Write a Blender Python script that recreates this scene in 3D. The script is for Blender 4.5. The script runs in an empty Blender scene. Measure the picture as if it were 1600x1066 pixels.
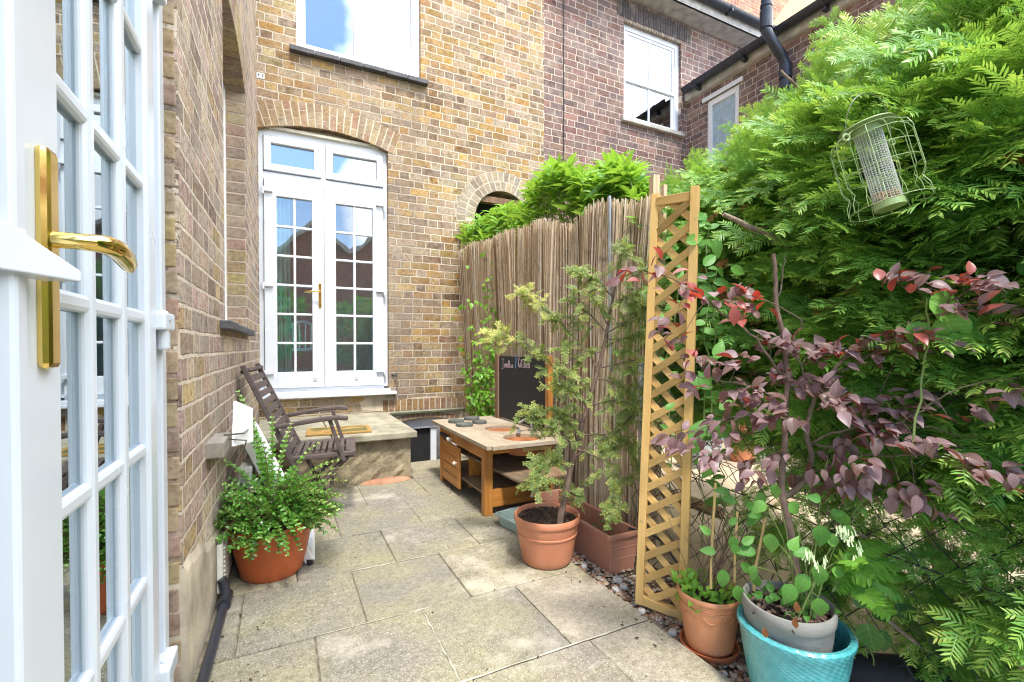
import bpy, math, random
import numpy as np
from mathutils import Vector, Matrix
from mathutils.geometry import tessellate_polygon

random.seed(7)
rng = np.random.default_rng(7)
C = bpy.context.scene.collection
R = math.radians
PI = math.pi

# ------------------------------------------------------------------ camera model (used to read sizes off the place)
F = 725.0; PITCH = R(0.8); YAW = R(26.4); H0 = 543.0
CY = H0 + F * math.tan(PITCH); CZ = 1.035
FW = Vector((math.sin(YAW) * math.cos(PITCH), math.cos(YAW) * math.cos(PITCH), -math.sin(PITCH)))
RT = Vector((math.cos(YAW), -math.sin(YAW), 0))
UP = RT.cross(FW)

def at(x, y, X=None, Y=None, Z=None, T=None):
    d = FW + RT * ((x - 800) / F) + UP * ((CY - y) / F)
    if X is not None: t = X / d.x
    elif Y is not None: t = Y / d.y
    elif Z is not None: t = (Z - CZ) / d.z
    else: t = T
    return Vector((d.x * t, d.y * t, CZ + d.z * t))

# ------------------------------------------------------------------ objects
LOC = {}
def put(o, parent=None, origin=None):
    C.objects.link(o)
    if parent is not None:
        o.parent = parent
        LOC[o.name] = LOC[parent.name]
    else:
        o.location = origin or (0, 0, 0)
        LOC[o.name] = Vector(origin or (0, 0, 0))
    return o

def tag(o, label=None, cat=None, group=None, kind=None):
    if label: o['label'] = label
    if cat: o['category'] = cat
    if group: o['group'] = group
    if kind: o['kind'] = kind
    return o

def thing(name, label, cat, loc=(0, 0, 0), group=None):
    o = bpy.data.objects.new(name, None)
    o.empty_display_size = 0.1
    put(o, None, Vector(loc))
    return tag(o, label, cat, group)

def mesh_from(name, v, f, mats, mi=None, tint=None, parent=None, origin=None, smooth=False, bevel=0, kind=None):
    base = LOC[parent.name] if parent is not None else Vector(origin or (0, 0, 0))
    me = bpy.data.meshes.new(name)
    me.from_pydata([tuple(Vector(p) - base) for p in v], [], f)
    for m in (mats if isinstance(mats, (list, tuple)) else [mats]): me.materials.append(m)
    if mi: me.polygons.foreach_set('material_index', mi)
    a = me.attributes.new('tint', 'FLOAT', 'FACE')
    a.data.foreach_set('value', tint if tint else [0.5] * len(me.polygons))
    if smooth:
        me.polygons.foreach_set('use_smooth', [True] * len(me.polygons))
    me.update()
    o = bpy.data.objects.new(name, me)
    put(o, parent, origin)
    if smooth:
        md = o.modifiers.new('es', 'EDGE_SPLIT'); md.split_angle = R(40)
    if bevel:
        md = o.modifiers.new('bv', 'BEVEL'); md.width = bevel; md.segments = 2; md.limit_method = 'ANGLE'
        md.angle_limit = R(40)
    if kind: o['kind'] = kind
    return o

class MB:
    def __init__(s): s.v = []; s.f = []; s.mi = []; s.t = []; s.cur = 0; s.tt = 0.5
    def add(s, vs, fs, tint=None):
        n = len(s.v); s.v += [Vector(p) for p in vs]
        for f in fs:
            s.f.append([n + i for i in f]); s.mi.append(s.cur); s.t.append(s.tt if tint is None else tint)
    def box(s, a, b, tint=None):
        x0, y0, z0 = [min(a[i], b[i]) for i in range(3)]; x1, y1, z1 = [max(a[i], b[i]) for i in range(3)]
        s.add([(x0, y0, z0), (x1, y0, z0), (x1, y1, z0), (x0, y1, z0), (x0, y0, z1), (x1, y0, z1), (x1, y1, z1), (x0, y1, z1)],
              [(0, 3, 2, 1), (4, 5, 6, 7), (0, 1, 5, 4), (1, 2, 6, 5), (2, 3, 7, 6), (3, 0, 4, 7)], tint)
        return s
    def hexa(s, p, tint=None):
        s.add(p, [(0, 3, 2, 1), (4, 5, 6, 7), (0, 1, 5, 4), (1, 2, 6, 5), (2, 3, 7, 6), (3, 0, 4, 7)], tint); return s
    def bar(s, p, q, w, h, up=(0, 0, 1), tint=None):
        p = Vector(p); q = Vector(q); d = (q - p).normalized(); up = Vector(up)
        sd = d.cross(up)
        if sd.length < 1e-4: sd = d.cross(Vector((1, 0, 0)))
        sd.normalize(); u = sd.cross(d).normalized()
        sd *= w / 2; u *= h / 2
        s.hexa([p - sd - u, p + sd - u, q + sd - u, q - sd - u, p - sd + u, p + sd + u, q + sd + u, q - sd + u], tint); return s
    def tube(s, pts, rad, seg=8, cap=True, tint=None):
        pts = [Vector(p) for p in pts]; n = len(pts)
        if not isinstance(rad, (list, tuple)): rad = [rad] * n
        vs = []; ref = None
        for i, p in enumerate(pts):
            d = (pts[min(i + 1, n - 1)] - pts[max(i - 1, 0)]).normalized()
            if ref is None:
                ref = Vector((0, 0, 1)) if abs(d.z) < 0.9 else Vector((1, 0, 0))
            a = d.cross(ref); a = a.normalized() if a.length > 1e-6 else Vector((1, 0, 0))
            b = a.cross(d).normalized(); ref = b
            for k in range(seg):
                an = 2 * PI * k / seg
                vs.append(p + (a * math.cos(an) + b * math.sin(an)) * rad[i])
        fs = []
        for i in range(n - 1):
            for k in range(seg):
                k2 = (k + 1) % seg
                fs.append((i * seg + k, i * seg + k2, (i + 1) * seg + k2, (i + 1) * seg + k))
        if cap:
            fs.append(tuple(range(seg))[::-1]); fs.append(tuple(range((n - 1) * seg, n * seg)))
        s.add(vs, fs, tint); return s
    def lathe(s, c, prof, seg=48, sx=1, sy=1, wob=None, tint=None):
        c = Vector(c); vs = []
        for (r, z) in prof:
            for k in range(seg):
                a = 2 * PI * k / seg; rr = r + (wob(a, z) if wob else 0)
                vs.append(c + Vector((rr * math.cos(a) * sx, rr * math.sin(a) * sy, z)))
        fs = []
        for i in range(len(prof) - 1):
            for k in range(seg):
                k2 = (k + 1) % seg
                fs.append((i * seg + k, i * seg + k2, (i + 1) * seg + k2, (i + 1) * seg + k))
        if prof[0][0] > 1e-5: fs.append(tuple(range(seg))[::-1])
        s.add(vs, fs, tint); return s
    def ball(s, c, r, seg=12, ring=7, sz=1, tint=None):
        pr = [(r * math.sin(PI * (i + .02) / (ring + .04)), -r * sz * math.cos(PI * (i + .02) / (ring + .04))) for i in range(ring + 1)]
        return s.lathe(c, pr, seg, tint=tint)
    def build(s, name, mats, parent=None, origin=None, **k):
        return mesh_from(name, s.v, s.f, mats, s.mi, s.t, parent, origin, **k)

# scatter of small template meshes into ONE mesh (leaves, needles)
class Scat:
    def __init__(s): s.V = []; s.F = []; s.T = []; s.n = 0; s.U = []
    def add(s, tv, tf, ft, M, P, tint):
        tv = np.asarray(tv, float); tf = np.asarray(tf, int); ft = np.asarray(ft, float)
        M = np.asarray(M, float); P = np.asarray(P, float); n = len(P)
        if n == 0: return
        v = np.einsum('nij,kj->nki', M, tv) + P[:, None, :]
        f = tf[None] + (np.arange(n) * len(tv))[:, None, None] + s.n
        L_ = max(1e-6, tv[:, 0].max()); W_ = max(1e-6, np.abs(tv[:, 1]).max())
        u = np.stack([tv[:, 0] / L_, tv[:, 1] / W_, tv[:, 0] * 0], 1); s.U.append(np.tile(u, (n, 1)))
        s.V.append(v.reshape(-1, 3)); s.F.append(f.reshape(-1, tf.shape[1]))
        s.T.append((np.asarray(tint, float)[:, None] + ft[None]).reshape(-1)); s.n += n * len(tv)
    def build(s, name, mat, parent=None, origin=None, kind=None):
        V = np.concatenate(s.V); Fq = np.concatenate(s.F); T = np.concatenate(s.T)
        base = np.array(LOC[parent.name] if parent is not None else (origin or (0, 0, 0)))
        me = bpy.data.meshes.new(name); V = V - base
        me.vertices.add(len(V)); me.vertices.foreach_set('co', V.astype(np.float32).ravel())
        k = Fq.shape[1]
        me.loops.add(Fq.size); me.loops.foreach_set('vertex_index', Fq.astype(np.int32).ravel())
        me.polygons.add(len(Fq)); me.polygons.foreach_set('loop_start', (np.arange(len(Fq)) * k).astype(np.int32))
        a = me.attributes.new('tint', 'FLOAT', 'FACE'); a.data.foreach_set('value', T.astype(np.float32))
        b = me.attributes.new('lc', 'FLOAT_VECTOR', 'POINT'); b.data.foreach_set('vector', np.concatenate(s.U).astype(np.float32).ravel())
        me.materials.append(mat); me.update(calc_edges=True)
        o = bpy.data.objects.new(name, me); put(o, parent, origin)
        if kind: o['kind'] = kind
        return o

def frames(D, N, S):
    D = np.asarray(D, float); D = D / np.linalg.norm(D, axis=1)[:, None]
    N = np.asarray(N, float); Yv = np.cross(N, D); Yv /= (np.linalg.norm(Yv, axis=1)[:, None] + 1e-9)
    Zv = np.cross(D, Yv); S = np.asarray(S, float)
    return np.stack([D, Yv, Zv], axis=2) * S[:, None, None]

def leaf(L, W, prof=(.12, .8, 1, .62, .03), fold=.35, droop=.15):
    n = len(prof); v = []; f = []
    for i, p in enumerate(prof):
        x = L * i / (n - 1); z = -droop * L * (i / (n - 1)) ** 2
        w = W / 2 * p
        v += [(x, -w, z + abs(w) * fold), (x, 0, z), (x, w, z + abs(w) * fold)]
    for i in range(n - 1):
        a = i * 3
        f += [(a, a + 1, a + 4, a + 3), (a + 1, a + 2, a + 5, a + 4)]
    return v, f, [0.0] * len(f)

def yew_spray(rs, L=.2, nsh=5, nl=.02, step=.0034, nw=.0026):
    v = []; f = []; t = []
    def shoot(p, d, ln, bend):
        p = np.array(p, float); n = max(5, int(ln / step)); d = np.array(d, float)
        nrm = np.array([0, 0, 1.0])
        for i in range(n):
            q = i / n
            d2 = d + np.array([0, 0, -bend * q]); d2 /= np.linalg.norm(d2)
            p0 = p.copy(); p = p + d2 * step
            sd = np.cross(nrm, d2); sd /= np.linalg.norm(sd)
            b = len(v); w = .0009
            v.extend([p0 - sd * w, p0 + sd * w, p + sd * w, p - sd * w]); f.append((b, b + 1, b + 2, b + 3)); t.append(-.15)
            for sg in (-1, 1):
                ll = nl * (0.55 + .45 * math.sin(PI * min(1, (q * .75 + .22)))) * rs.uniform(.85, 1.1)
                an = R(rs.uniform(48, 66) - 18 * q)
                nd = d2 * math.cos(an) + sd * sg * math.sin(an) + nrm * rs.uniform(-.08, .3)
                nd /= np.linalg.norm(nd)
                wv = np.cross(nrm, nd); wv /= np.linalg.norm(wv); wv = wv * nw / 2 + nrm * nw * rs.uniform(-.25, .25)
                m = p0 + nd * ll * .55; e = p0 + nd * ll + np.array([0, 0, -.1 * ll])
                b = len(v)
                v.extend([p0 - wv * .6, p0 + wv * .6, m + wv, m - wv, e + wv * .25, e - wv * .25])
                f.append((b, b + 1, b + 2, b + 3)); f.append((b + 3, b + 2, b + 4, b + 5)); tt = .42 * q ** 1.6 + rs.uniform(-.06, .06)
                t.append(tt); t.append(tt)
        return p
    shoot((0, 0, 0), (1, 0, 0), L, .35)
    for k in range(nsh):
        q = .12 + .7 * k / max(1, nsh - 1); sg = 1 if k % 2 else -1
        an = R(rs.uniform(38, 58))
        shoot((q * L, 0, -.12 * L * q * q), (math.cos(an), sg * math.sin(an), rs.uniform(-.1, .15)), L * (.62 - .4 * q) * rs.uniform(.8, 1.15), .3)
    return np.array(v), np.array(f), np.array(t)
# ------------------------------------------------------------------ materials
class NT:
    def __init__(s, name):
        s.m = bpy.data.materials.new(name); s.m.use_nodes = True
        s.t = s.m.node_tree; s.t.nodes.clear(); s.L = s.t.links
        s.out = s.t.nodes.new('ShaderNodeOutputMaterial')
    def n(s, typ, ins=None, **k):
        nd = s.t.nodes.new('ShaderNode' + typ)
        for a, b in k.items(): setattr(nd, a, b)
        if ins:
            for a, b in ins.items(): s.set(nd.inputs[a], b)
        return nd
    def set(s, sock, b):
        if isinstance(b, bpy.types.NodeSocket): s.L.new(b, sock)
        elif isinstance(b, tuple) and len(b) == 3 and sock.type == 'RGBA': sock.default_value = (*b, 1)
        else: sock.default_value = b
    def math(s, op, a, b=0.0, c=None, clamp=False):
        nd = s.n('Math', operation=op, use_clamp=clamp); s.set(nd.inputs[0], a); s.set(nd.inputs[1], b)
        if c is not None: s.set(nd.inputs[2], c)
        return nd.outputs[0]
    def ramp(s, fac, stops, interp='LINEAR'):
        nd = s.n('ValToRGB'); cr = nd.color_ramp; cr.interpolation = interp
        while len(cr.elements) < len(stops): cr.elements.new(0.5)
        for e, (p, c) in zip(cr.elements, stops):
            e.position = p; e.color = (*c, 1) if len(c) == 3 else c
        s.set(nd.inputs[0], fac); return nd.outputs[0]
    def mix(s, fac, a, b, mode='MIX'):
        nd = s.n('Mix', data_type='RGBA', blend_type=mode); s.set(nd.inputs[0], fac); s.set(nd.inputs[6], a); s.set(nd.inputs[7], b)
        return nd.outputs[2]
    def noise(s, vec, scale, detail=3, rough=.5, out=0, dim='3D'):
        nd = s.n('TexNoise', noise_dimensions=dim); s.set(nd.inputs['Scale'], scale); s.set(nd.inputs['Detail'], detail)
        s.set(nd.inputs['Roughness'], rough)
        if vec is not None: s.set(nd.inputs['Vector'], vec)
        return nd.outputs[out]
    def obj(s): return s.n('TexCoord').outputs['Object']
    def attr(s, nm='tint'): return s.n('Attribute', attribute_name=nm).outputs['Fac']
    def mrange(s, v, a, b, c=0.0, d=1.0, smooth=False):
        nd = s.n('MapRange', interpolation_type='SMOOTHSTEP' if smooth else 'LINEAR')
        for i, q in enumerate((v, a, b, c, d)): s.set(nd.inputs[i], q)
        return nd.outputs[0]
    def bump(s, h, strength=.5, dist=.01, normal=None):
        nd = s.n('Bump'); s.set(nd.inputs['Height'], h); nd.inputs['Strength'].default_value = strength; nd.inputs['Distance'].default_value = dist
        if normal: s.L.new(normal, nd.inputs['Normal'])
        return nd.outputs[0]
    def princ(s, **k):
        nd = s.n('BsdfPrincipled')
        names = dict(col='Base Color', rough='Roughness', metal='Metallic', spec='Specular IOR Level', normal='Normal', ior='IOR',
                     coat='Coat Weight', trans='Transmission Weight', emit='Emission Color', es='Emission Strength')
        for a, b in k.items(): s.set(nd.inputs[names[a]], b)
        return nd.outputs[0]
    def done(s, sh): s.L.new(sh, s.out.inputs[0]); return s.m

def plain(name, col, rough=.5, metal=0, var=.12, nscale=12, bump=0, bscale=80, spec=.5, detail=4):
    t = NT(name); o = t.obj()
    n = t.noise(o, nscale, detail); f = t.mrange(n, .3, .7)
    c = t.mix(f, tuple(x * (1 - var) for x in col), tuple(min(1, x * (1 + var)) for x in col))
    at_ = t.attr(); c = t.mix(1.0, c, t.ramp(at_, [(0, (.7, .7, .7)), (1, (1, 1, 1))]), 'MULTIPLY') if False else c
    k = dict(col=c, rough=t.mrange(n, .3, .7, max(.02, rough - .08), min(1, rough + .08)), metal=float(metal), spec=spec)
    if bump: k['normal'] = t.bump(t.noise(o, bscale, 4), bump, .004)
    return t.done(t.princ(**k))

def bond_brick(name, axis, course, palette, mortar, L=.31, stain=None, mort_w=.0048, washed=0.0, bright=1.0):
    t = NT(name); o = t.obj(); sep = t.n('SeparateXYZ', {0: o})
    u = sep.outputs[0] if axis == 'X' else sep.outputs[1]; v = sep.outputs[2]
    wob = t.noise(o, 9, 2); wob2 = t.noise(o, 30, 2)
    v = t.math('ADD', v, t.math('MULTIPLY', t.math('SUBTRACT', wob, .5), .014))
    v = t.math('ADD', v, t.math('MULTIPLY', t.math('SUBTRACT', wob2, .5), .006))
    u = t.math('ADD', u, t.math('MULTIPLY', t.math('SUBTRACT', wob2, .5), .010))
    vr = t.math('DIVIDE', v, course); row = t.math('FLOOR', vr); fv = t.math('FRACT', vr)
    wr = t.n('TexWhiteNoise', {'W': row}, noise_dimensions='1D').outputs[0]
    up = t.math('ADD', t.math('DIVIDE', u, L), t.math('ADD', t.math('MULTIPLY', t.math('MODULO', t.math('ABSOLUTE', row), 2.0), .5), t.math('MULTIPLY', wr, .22)))
    cell = t.math('FLOOR', up); fu = t.math('FRACT', up)
    isH = t.math('GREATER_THAN', fu, .665)
    du = t.math('MULTIPLY', t.math('MINIMUM', t.math('MINIMUM', fu, t.math('SUBTRACT', 1.0, fu)), t.math('ABSOLUTE', t.math('SUBTRACT', fu, .665))), L)
    dv = t.math('MULTIPLY', t.math('MINIMUM', fv, t.math('SUBTRACT', 1.0, fv)), course)
    d = t.math('MINIMUM', du, dv)
    fine = t.noise(o, 120, 3)
    d = t.math('ADD', d, t.math('MULTIPLY', t.math('SUBTRACT', fine, .5), .006))
    mask = t.mrange(d, mort_w - .0012, mort_w + .0014, smooth=True)
    idv = t.n('CombineXYZ', {0: row, 1: cell, 2: isH}).outputs[0]
    wn = t.n('TexWhiteNoise', {'Vector': idv}, noise_dimensions='3D')
    n = len(palette)
    col = t.ramp(wn.outputs[0], [(i / n, c) for i, c in enumerate(palette)], 'CONSTANT')
    sepc = t.n('SeparateColor', {0: wn.outputs[1]})
    val = t.mrange(sepc.outputs[1], 0, 1, .72, 1.22)
    hs = t.n('HueSaturation', {'Value': t.math('MULTIPLY', val, bright), 'Color': col, 'Hue': t.mrange(sepc.outputs[2], 0, 1, .488, .512)})
    col = hs.outputs[0]
    inn = t.mrange(t.noise(o, 19, 4, .6), .45, .65)
    wn2 = t.n('TexWhiteNoise', {'Vector': t.n('VectorMath', {0: idv, 1: (7.3, 3.1, 9.7)}, operation='ADD').outputs[0]}, noise_dimensions='3D')
    alt = t.ramp(wn2.outputs[0], [(i / n, c_) for i, c_ in enumerate(palette)], 'CONSTANT')
    col = t.mix(t.math('MULTIPLY', inn, .6), col, alt)
    burnt = t.math('MULTIPLY', t.math('GREATER_THAN', wn2.outputs[0], .8), t.mrange(t.noise(o, 24, 4), .4, .6))
    col = t.mix(t.math('MULTIPLY', burnt, .6), col, t.mix(1.0, col, (.38, .33, .32), 'MULTIPLY'))
    mott = t.noise(o, 38, 5, .65)
    col = t.mix(t.mrange(mott, .42, .72), col, t.mix(1.0, col, (.55, .5, .46), 'MULTIPLY'))
    spots = t.mrange(t.noise(o, 85, 3), .62, .72)
    col = t.mix(t.math('MULTIPLY', spots, .75), col, (.06, .045, .04))
    pale = t.mrange(t.noise(o, 5.5, 5, .7), .48, .72)
    col = t.mix(t.math('MULTIPLY', pale, .45 + washed), col, tuple(x * .8 for x in mortar))
    mcol = t.mix(t.noise(o, 25, 4), tuple(x * .7 for x in mortar), tuple(min(1, x * 1.2) for x in mortar))
    dark = t.mrange(t.noise(o, 2.3, 4, .6), .55, .8)
    mcol = t.mix(t.math('MULTIPLY', dark, .55), mcol, (.2, .18, .16))
    c = t.mix(mask, mcol, col)
    crev_shade = t.math('MULTIPLY', t.mrange(t.math('ABSOLUTE', t.math('SUBTRACT', d, mort_w + .0012)), .0, .0022, 1, 0), t.mrange(t.noise(o, 16, 4, .7), .48, .62))
    c = t.mix(t.math('MULTIPLY', crev_shade, .75), c, (.07, .055, .045))  # shade of the recess beside the joints, put into the colour
    if stain:
        for (u0, w, z0, z1, amt, sc) in stain:
            uu = sep.outputs[0] if axis == 'X' else sep.outputs[1]
            a = t.mrange(t.math('ABSOLUTE', t.math('SUBTRACT', uu, u0)), w, w * .5, smooth=True)
            b = t.math('MULTIPLY', t.mrange(sep.outputs[2], z0, z1, smooth=True), t.mrange(t.noise(o, 4, 4), .3, .6))
            c = t.mix(t.math('MULTIPLY', t.math('MULTIPLY', a, b), amt), c, sc)
    grim = t.mrange(t.noise(t.n('Mapping', {0: o, 'Scale': (1.0, 1.0, .35)}).outputs[0], 1.9, 6, .68), .45, .75)
    c = t.mix(t.math('MULTIPLY', grim, .42), c, t.mix(1.0, c, (.55, .50, .47), 'MULTIPLY'))
    lich = t.mrange(t.noise(o, 52, 4, .75), .56, .66)
    c = t.mix(t.math('MULTIPLY', lich, .35), c, (.62, .54, .40))
    pit = t.mrange(t.noise(o, 70, 5, .8), .60, .68)
    c = t.mix(t.math('MULTIPLY', pit, .55), c, (.10, .075, .06))
    h = t.math('ADD', t.math('MULTIPLY', mask, .8), t.math('MULTIPLY', mott, .7))
    h = t.math('SUBTRACT', h, t.math('MULTIPLY', pit, .4))
    h = t.math('SUBTRACT', h, t.math('MULTIPLY', spots, .25))
    nb = t.bump(h, 1.0, .011)
    return t.done(t.princ(col=c, rough=.9, normal=nb, spec=.25))

STOCK = [(.40, .235, .08), (.44, .30, .135), (.22, .125, .07), (.33, .25, .17), (.36, .21, .15), (.46, .36, .21), (.27, .165, .08), (.30, .235, .175), (.42, .27, .10), (.45, .34, .18)]
STOCK_U = [(.44, .27, .09), (.48, .33, .14), (.33, .22, .13), (.44, .35, .23), (.39, .29, .20), (.49, .38, .21), (.29, .19, .11), (.43, .35, .26), (.42, .26, .10), (.50, .31, .10), (.26, .19, .14), (.41, .31, .22)]
PLUM = [(.26, .17, .155), (.29, .175, .15), (.23, .165, .16), (.27, .155, .14), (.31, .20, .16), (.20, .15, .15), (.29, .19, .17), (.25, .155, .14), (.33, .18, .14), (.24, .175, .165)]
MORT = (.60, .52, .41)
CR = .0775
M = {}
M['brick_back'] = bond_brick('stock_brick_back', 'X', CR, STOCK_U, (.70, .60, .48), L=.312, mort_w=.0056,  stain=[(.75, .75, 3.95, 3.5, .6, (.25, .21, .17))])
M['brick_left'] = bond_brick('stock_brick_side', 'Y', CR, [(.40, .30, .22), (.46, .36, .24), (.40, .28, .24), (.36, .30, .26), (.42, .30, .27), (.48, .39, .29), (.46, .34, .17), (.28, .21, .17), (.40, .34, .28), (.45, .33, .29), (.33, .27, .24)], (.68, .58, .47), L=.31, mort_w=.0066, washed=.12, bright=1.18)
M['brick_brown'] = bond_brick('plum_brick', 'X', .082, PLUM, (.66, .56, .46), L=.33, mort_w=.005)
M['brick_ext'] = bond_brick('plum_brick_side', 'Y', .082, PLUM + [(.36, .22, .17)], (.66, .56, .46), L=.33, mort_w=.005)
M['brick_orange'] = bond_brick('orange_brick', 'X', .08, [(.5, .24, .13), (.42, .19, .11), (.34, .17, .12), (.55, .30, .18)], (.6, .5, .4), L=.33)
M['brick_red'] = bond_brick('red_brick', 'X', .075, [(.36, .12, .07), (.30, .10, .06), (.40, .15, .09)], (.34, .2, .15), L=.33)

def vouss(name, pal, mott=40):
    t = NT(name); o = t.obj(); c = t.ramp(t.attr(), [(i / (len(pal) - 1), x) for i, x in enumerate(pal)])
    n = t.noise(o, mott, 5, .65); c = t.mix(t.mrange(n, .4, .75), c, t.mix(1.0, c, (.5, .46, .42), 'MULTIPLY'))
    c = t.mix(t.math('MULTIPLY', t.mrange(t.noise(o, 6, 4), .5, .75), .5), c, (.5, .43, .34))
    return t.done(t.princ(col=c, rough=.9, spec=.25, normal=t.bump(n, .7, .006)))
M['vouss'] = vouss('arch_brick', [(.30, .19, .11), (.38, .28, .16), (.36, .22, .15), (.29, .22, .16), (.43, .34, .21), (.24, .16, .11)])
M['vouss_side'] = vouss('side_brick', [(.36, .26, .15), (.44, .34, .21), (.38, .28, .21), (.33, .27, .21), (.44, .35, .16), (.28, .21, .17), (.40, .26, .2)])
M['vouss_grey'] = vouss('ring_brick', [(.34, .28, .22), (.44, .37, .28), (.28, .22, .17), (.40, .36, .30), (.48, .38, .24)])
M['vouss_dark'] = vouss('sooty_brick', [(.10, .09, .09), (.14, .12, .12), (.09, .08, .08)])
M['vouss_old'] = vouss('worn_brick', [(.32, .19, .09), (.40, .27, .13), (.24, .14, .08), (.36, .22, .15), (.27, .2, .15)])
M['mortar'] = plain('mortar', (.58, .50, .39), .95, bump=.6, var=.2, bscale=150, spec=.2)
M['plinth'] = plain('old_render', (.46, .40, .31), .95, bump=.7, var=.35, nscale=7, bscale=60, spec=.2)
M['upvc'] = plain('white_upvc', (.71, .745, .80), .25, var=.02, nscale=3)
M['upvc_near'] = plain('bluish_white_upvc', (.60, .65, .73), .22, var=.03, nscale=3)
M['upvc_grey'] = plain('grey_gasket', (.30, .32, .35), .5, var=.05)
M['paint_white'] = plain('white_paint', (.80, .80, .80), .4, var=.04, nscale=6)
M['trim_stone'] = plain('stone_trim', (.55, .52, .42), .8, var=.15, bump=.3)
M['brass'] = plain('brass', (.80, .60, .20), .12, metal=1, var=.04)
M['slate'] = plain('slate_sill', (.075, .075, .085), .6, var=.5, nscale=14, bump=.5, spec=.4)
M['black_pvc'] = plain('black_plastic', (.028, .031, .042), .35, var=.25, nscale=20)
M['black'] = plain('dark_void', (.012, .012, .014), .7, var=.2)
M['render_tan'] = plain('tan_render', (.48, .35, .21), .95, var=.1, nscale=3, bump=.4, bscale=200, spec=.2)
M['soffit'] = plain('grey_soffit', (.44, .42, .38), .8, var=.3, nscale=9)
M['roof'] = plain('roof_slate', (.12, .12, .13), .7, var=.3)
M['soil'] = plain('dark_soil', (.055, .038, .026), 1, var=.6, nscale=90, bump=1, bscale=160, spec=.2)
M['room'] = plain('room_plaster', (.42, .40, .35), .9, var=.1)
M['blind'] = plain('white_blind', (.85, .86, .88), .8, var=.02)
M['cable'] = plain('cable', (.02, .02, .02), .5)
M['wire'] = plain('galvanised_wire', (.30, .30, .30), .35, metal=.9)
M['feeder_mesh'] = plain('bright_mesh', (.50, .53, .47), .5)
M['steel'] = plain('dull_steel', (.42, .42, .42), .35, metal=.9, var=.3)
M['chain'] = plain('black_wire', (.02, .022, .022), .5)
M['stone_pale'] = None

def glass(name, tint=(.75, .85, .85), base=.12, ior=1.6, wav=.08, gc=(.95, .97, 1)):
    t = NT(name)
    tr = t.n('BsdfTransparent', {0: tint}); gl = t.n('BsdfGlossy', {'Color': gc, 'Roughness': .008})
    fr = t.n('Fresnel', {'IOR': ior})
    o = t.obj(); nb = t.bump(t.noise(o, 2.2, 2), wav, .02)
    t.L.new(nb, gl.inputs['Normal'])
    fac = t.math('ADD', t.math('MULTIPLY', fr.outputs[0], 1.3), base, clamp=True)
    mx = t.n('MixShader', {0: fac, 1: tr.outputs[0], 2: gl.outputs[0]})
    return t.done(mx.outputs[0])
M['glass'] = glass('window_glass', base=.13)
M['glass_sky'] = glass('upper_window_glass', tint=(.6, .7, .75), base=.20, gc=(.9, .93, .97))
M['glass_near'] = glass('near_door_glass', tint=(.5, .66, .68), base=.28, wav=.01, gc=(.80, .90, .96))

def wood(name, a, b, axis=2, scale=30, rough=.55, dark=(.05, .03, .02), dk=.25, spec=.4, stretch=12):
    t = NT(name); o = t.obj(); mp = t.n('Mapping', {0: o}); sc = [scale] * 3; sc[axis] = scale / stretch
    mp.inputs['Scale'].default_value = sc
    n = t.noise(mp.outputs[0], 1.0, 6, .6); n2 = t.noise(mp.outputs[0], 5.0, 3)
    f = t.math('ADD', t.mrange(n, .3, .7), t.math('MULTIPLY', t.math('SUBTRACT', n2, .5), .5), clamp=True)
    c = t.mix(f, a, b); c = t.mix(t.math('MULTIPLY', t.mrange(t.noise(o, 3.5, 5), .45, .75), dk), c, dark)
    c2 = t.mix(1.0, c, t.ramp(t.attr(), [(0, (.55, .53, .5)), (.5, (.92, .92, .92)), (1, (1.0, 1.0, 1.0))]), 'MULTIPLY')
    kn = t.n('TexVoronoi', {'Vector': o, 'Scale': 9.0}).outputs['Distance']; c2 = t.mix(t.math('MULTIPLY', t.mrange(kn, .04, .10, 1, 0, smooth=True), .55), c2, dark)
    return t.done(t.princ(col=c2, rough=rough, spec=spec, normal=t.bump(f, .35, .003)))
M['pine_z'] = wood('treated_pine_upright', (.60, .36, .11), (.70, .46, .17), 2, rough=.7, dark=(.35, .25, .10), dk=.3)
M['pine_d'] = wood('treated_pine_slat', (.58, .35, .11), (.68, .45, .17), 1, rough=.7, dark=(.33, .28, .12), dk=.3)
M['oak_z'] = wood('orange_stained_upright', (.44, .165, .032), (.64, .28, .06), 2, rough=.45, dark=(.07, .04, .025), dk=.45)
M['oak_y'] = wood('orange_stained_board', (.44, .165, .032), (.66, .29, .065), 1, rough=.45, dark=(.09, .05, .03), dk=.4)
M['oak_x'] = wood('orange_stained_end_board', (.44, .165, .032), (.64, .28, .06), 0, rough=.45, dark=(.07, .04, .025), dk=.4)
M['worktop'] = wood('weathered_worktop', (.32, .245, .165), (.45, .37, .275), 1, rough=.85, dark=(.55, .50, .40), dk=.6, stretch=4)
M['shelfboard'] = wood('weathered_shelf', (.16, .11, .07), (.30, .22, .14), 1, rough=.85, dark=(.32, .14, .06), dk=.4, stretch=3)
M['teak'] = wood('weathered_teak', (.085, .062, .056), (.145, .11, .10), 0, rough=.8, dark=(.05, .04, .04), dk=.4)
M['post'] = wood('brown_fence_post', (.18, .10, .06), (.28, .17, .10), 2, rough=.85, dk=.4)
M['greywood'] = wood('grey_wood_block', (.22, .20, .17), (.34, .31, .26), 1, rough=.9, dk=.3)

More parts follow.
